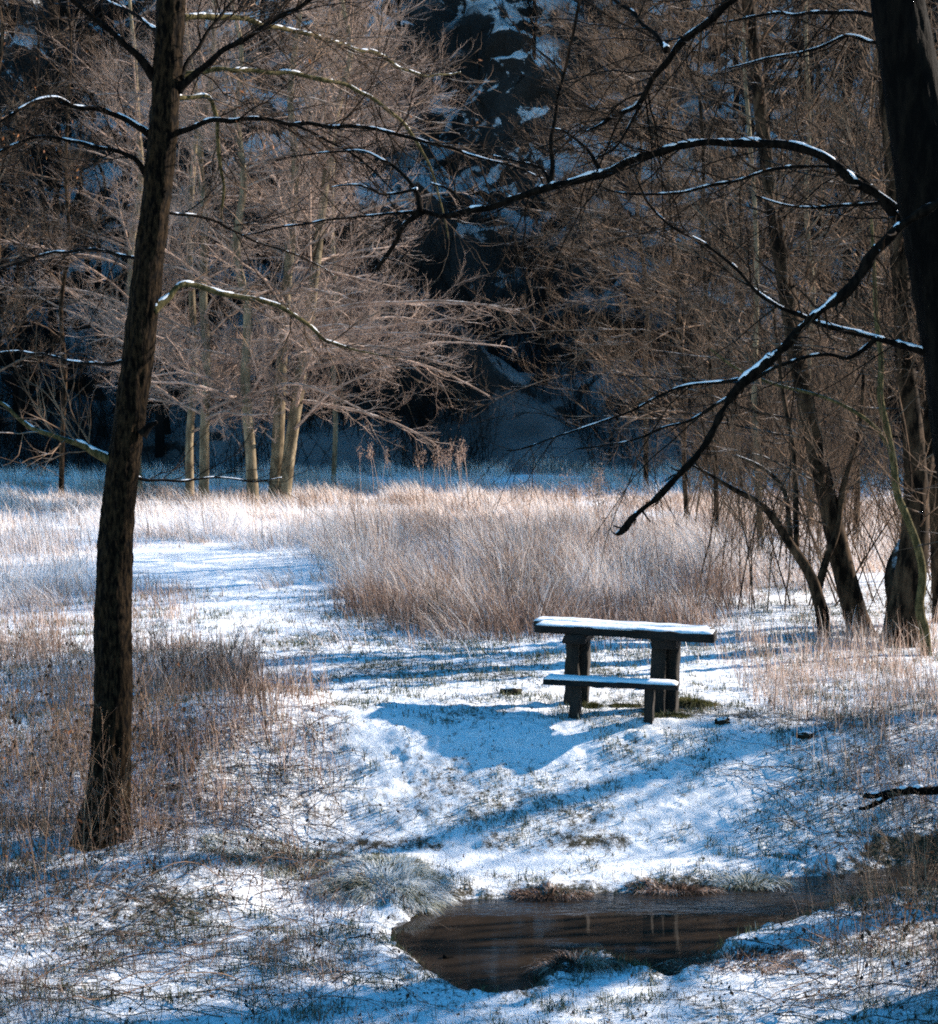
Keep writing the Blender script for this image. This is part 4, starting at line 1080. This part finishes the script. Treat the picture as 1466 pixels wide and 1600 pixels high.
def pick(n, x0, x1, y0, y1, z, s0, s1):
    for _ in range(n):
        c = G(rng.uniform(x0, x1), rng.uniform(y0, y1)); spots.append((c[0], c[1], rng.uniform(s0, s1)))
pick(80, -60, 240, 1150, 1440, -.2, .7, 1.3)
pick(26, 200, 540, 1150, 1420, -.2, .3, .65)
pick(10, 230, 620, 1400, 1560, -.35, .25, .5)
pick(10, -40, 160, 1080, 1200, -.1, .6, 1.0)
pick(46, 1270, 1560, 1400, 1590, -.3, .6, 1.15)
pick(22, 1330, 1530, 1150, 1330, -.1, .4, .9)
pick(16, 1120, 1450, 1000, 1150, 0, .35, .8)
pick(12, 760, 1120, 965, 985, .05, .5, .9)
pick(14, 1000, 1280, 900, 990, .05, .5, 1.1)
pick(8, -60, 60, 1560, 1620, -.3, .3, .5)
pick(12, 240, 460, 1020, 1150, 0, .25, .5)
for (x, y, s) in spots:
    zz, sw = H(np.array([x]), np.array([y]), True, True)
    if sw[0] < 0.03: continue
    k = int(rng.integers(8))
    o = protos[k] if used[k] == 0 else protos[k].copy()
    if used[k]: COL.objects.link(o)
    used[k] += 1
    o.location = (x, y, float(zz[0])); o.rotation_euler = (rng.normal(0, .08), rng.normal(0, .1) - .05, rng.uniform(0, 6.28)); o.scale = (s, s, s * rng.uniform(.9, 1.15))

def canes(pxr, pyr, z, n, lmin, lmax, seed, label, extra=True):
    rng = np.random.default_rng(seed); mb = MB()
    c = np.array([G(rng.uniform(*pxr), rng.uniform(*pyr)) for _ in range(n)])
    c[:, 2], sw = H(c[:, 0], c[:, 1], True, True)
    c = c[sw > .03]; n = len(c)
    a = rng.normal(0.2, 0.9, n) + np.where(rng.random(n) < .5, math.pi, 0)
    Dv = np.stack([np.cos(a), np.sin(a) * .7, rng.uniform(.25, 1.1, n)], -1)
    A = grow(rng, c, Dv, rng.uniform(lmin, lmax, n), 14, .07, -.14)
    g_ = H(A[..., 0].ravel(), A[..., 1].ravel(), True).reshape(A.shape[:2]); A[..., 2] = np.maximum(A[..., 2], np.maximum(g_, WZ) + .008 + .02 * rng.random(A.shape[:2]))
    Ar = taper(rng.uniform(.0018, .0045, n), 14, .4); tubes(mb, A, Ar, 4, 0, rng.uniform(0, .75, n))
    m_ = int(n * 3.5); S, D_, r, t, _ = spawn(rng, A, Ar, m_, .1, .95, .8)
    B = grow(rng, S, D_, rng.uniform(.08, .45, m_), 6, .12, -.03); tubes(mb, B, taper(np.clip(r * .6, .0012, .0025), 6, .5), 3, 0, rng.uniform(0, .8, m_))
    S, D_, r, t, _ = spawn(rng, B, taper(np.full(m_, .001), 6), int(n * 2), .1, 1, .8)
    leaf_quads(mb, S, rng.uniform(.018, .05, len(S)), rng, np.clip(rng.normal(.3, .25, len(S)), 0, .9), 1)
    return tag(mb.build('bramble_thicket', [M['stem'], M['leaf']], tint=True), label, 'brambles', kind='stuff')
canes((-80, 560), (1290, 1600), -.3, 340, .5, 1.5, 11, 'tangled bramble canes sprawling over the near left bank')
canes((180, 520), (1010, 1300), -.1, 260, .25, .9, 12, 'brown bramble tangle right of the leaning tree')
canes((1180, 1560), (1400, 1600), -.3, 110, .4, 1.2, 13, 'thin dark canes over the near right bank')
canes((1220, 1540), (1130, 1350), -.1, 130, .4, 1.1, 14, 'dark brambles crowding the stream on the right')

# fallen leaves and dark debris lying on the snow
n = 16000
x, y = scatter(n, 8.4, 20, xk=.34, xa=.6); zz, sw = H(x, y, True, True)
k = (sw > .02) & (rng.random(n) < .10 + .9 * sstep(.5, .72, fbm(x / .8, y / .8, 81, 3))); x, y, zz = x[k], y[k], zz[k]
mb = MB(); leaf_quads(mb, np.stack([x, y, zz + .006], -1), rng.uniform(.010, .036, len(x)), rng, np.clip(rng.normal(.25, .22, len(x)), 0, 1), 0, hang=False)
tag(mb.build('leaf_litter', M['leaf'], tint=True), 'scattered dark dead leaves on the snow', 'leaves', kind='stuff')

fb = empty('fallen_branch', P(1440, 1240, 12.6)); tag(fb, 'dark crooked fallen branch sticking out over the right bank', 'branch')
branch(fb, [(1520, 1226, 20), (1466, 1234, 17), (1420, 1234), (1385, 1240, 14), (1360, 1243), (1352, 1240, 10)], 12.5, 12.6, M['bark_black'], 801, .5, None)
branch(fb, [(1390, 1240, 12), (1374, 1252, 10), (1356, 1261), (1342, 1263, 6)], 12.6, 12.5, M['bark_black'], 802, .2, None)
st = empty('dead_stick', P(725, 1500, 10.2)); tag(st, 'short black forked stick poking out of the pool', 'stick')
branch(st, [(692, 1496, 8), (705, 1500, 12), (722, 1506), (742, 1502, 12), (764, 1500, 7)], 10.15, 10.2, M['bark_black'], 803, 0, None)
branch(st, [(700, 1514, 7), (730, 1512, 9), (752, 1506, 5)], 10.15, 10.15, M['bark_black'], 804, 0, None)

# feathery reed heads at the far side of the meadow
def reed_clump(px, py, Y, n, h, label, seed):
    rng = np.random.default_rng(seed); c = P(px, py, Y); z0 = Hs(c[0], c[1]); top = P(px, py, Y)[2]
    r_ = empty('seedhead_clump', (c[0], c[1], z0)); tag(r_, label, 'reeds')
    S = np.stack([c[0] + rng.normal(0, .35, n), c[1] + rng.normal(0, .3, n), np.full(n, z0)], -1)
    A = grow(rng, S, np.stack([rng.normal(-.05, .08, n), rng.normal(0, .08, n), np.ones(n)], -1), np.full(n, top - z0) * rng.uniform(.85, 1.1, n), 8, .03, 0)
    mb = MB(); tubes(mb, A, taper(np.full(n, .006), 8, .6), 3, 0, np.full(n, .6)); mb.build('stems', M['straw'], r_, tint=True)
    mb = MB(); m_ = 80
    pos = np.repeat(A[:, -1], m_, 0) + rng.normal(0, 1, (n * m_, 3)) * np.array([.05, .05, .13]); leaf_quads(mb, pos, rng.uniform(.02, .05, len(pos)), rng, rng.uniform(.15, .6, len(pos)))
    mb.build('seed_heads', M['straw'], r_, tint=True)['kind'] = 'stuff'
for i, (px, py, Y, n, h, lb) in enumerate([(585, 706, 44, 4, 1, 'small clump of feathery pale seed heads under the long boughs'), (680, 712, 42, 6, 1, 'feathery seed heads left of the dark gap'), (718, 706, 42, 7, 1, 'largest cluster of feathery seed heads before the dark gap'), (925, 752, 32, 6, 1, 'feathery seed heads left of the dead branch tip'), (960, 765, 31, 7, 1, 'feathery seed heads just above the dead branch tip'), (985, 774, 30, 5, 1, 'feathery seed heads right above the dead branch tip')]):
    reed_clump(px, py, Y, n, h, lb, 900 + i)

# a few dark clods and stones in the clearing
def clod(px, py, z, r, label, seed, mtl='bark_black'):
    c = G(px, py, z); rngc = np.random.default_rng(seed); mb = MB()
    th = np.linspace(0, math.pi, 12); ph = np.arange(18) * 2 * math.pi / 18; T_, P_ = np.meshgrid(th, ph, indexing='ij')
    d = np.stack([np.sin(T_) * np.cos(P_), np.sin(T_) * np.sin(P_), np.cos(T_)], -1)
    nzz = 1 + .7 * (vn(d[..., 0] * 2.5 + seed, d[..., 1] * 2.5 + d[..., 2] * 2, seed) - .5) + .4 * (vn(d[..., 0] * 7 + seed, d[..., 1] * 7 + d[..., 2] * 5, seed) - .5)
    v = d * nzz[..., None] * np.array([r * 1.5, r, r * .7]); i = np.arange(12 * 18).reshape(12, 18)
    q = np.stack([i[:-1], i[1:], np.roll(i, -1, 1)[1:], np.roll(i, -1, 1)[:-1]], -1).reshape(-1, 4)
    z0 = Hs(c[0], c[1]); mb.add(v + np.array([c[0], c[1], z0 + r * .2]), q)
    return tag(mb.build('clod', bark('clod_%s' % 'soil', (.012, .01, .008), (.05, .04, .03), snow=(.75, .9, 30, .5)), origin=(c[0], c[1], z0)), label, 'clod')
clod(1130, 1130, 0, .05, 'dark clod of earth in the snow right of the table', 1)
clod(1258, 1152, 0, .05, 'snow dusted lump among the stalks far right of the table', 2)
clod(798, 1083, 0, .07, 'snow dusted lump left of the bench', 3)
clod(1008, 1076, 0, .05, 'dark lump of earth under the table', 4)
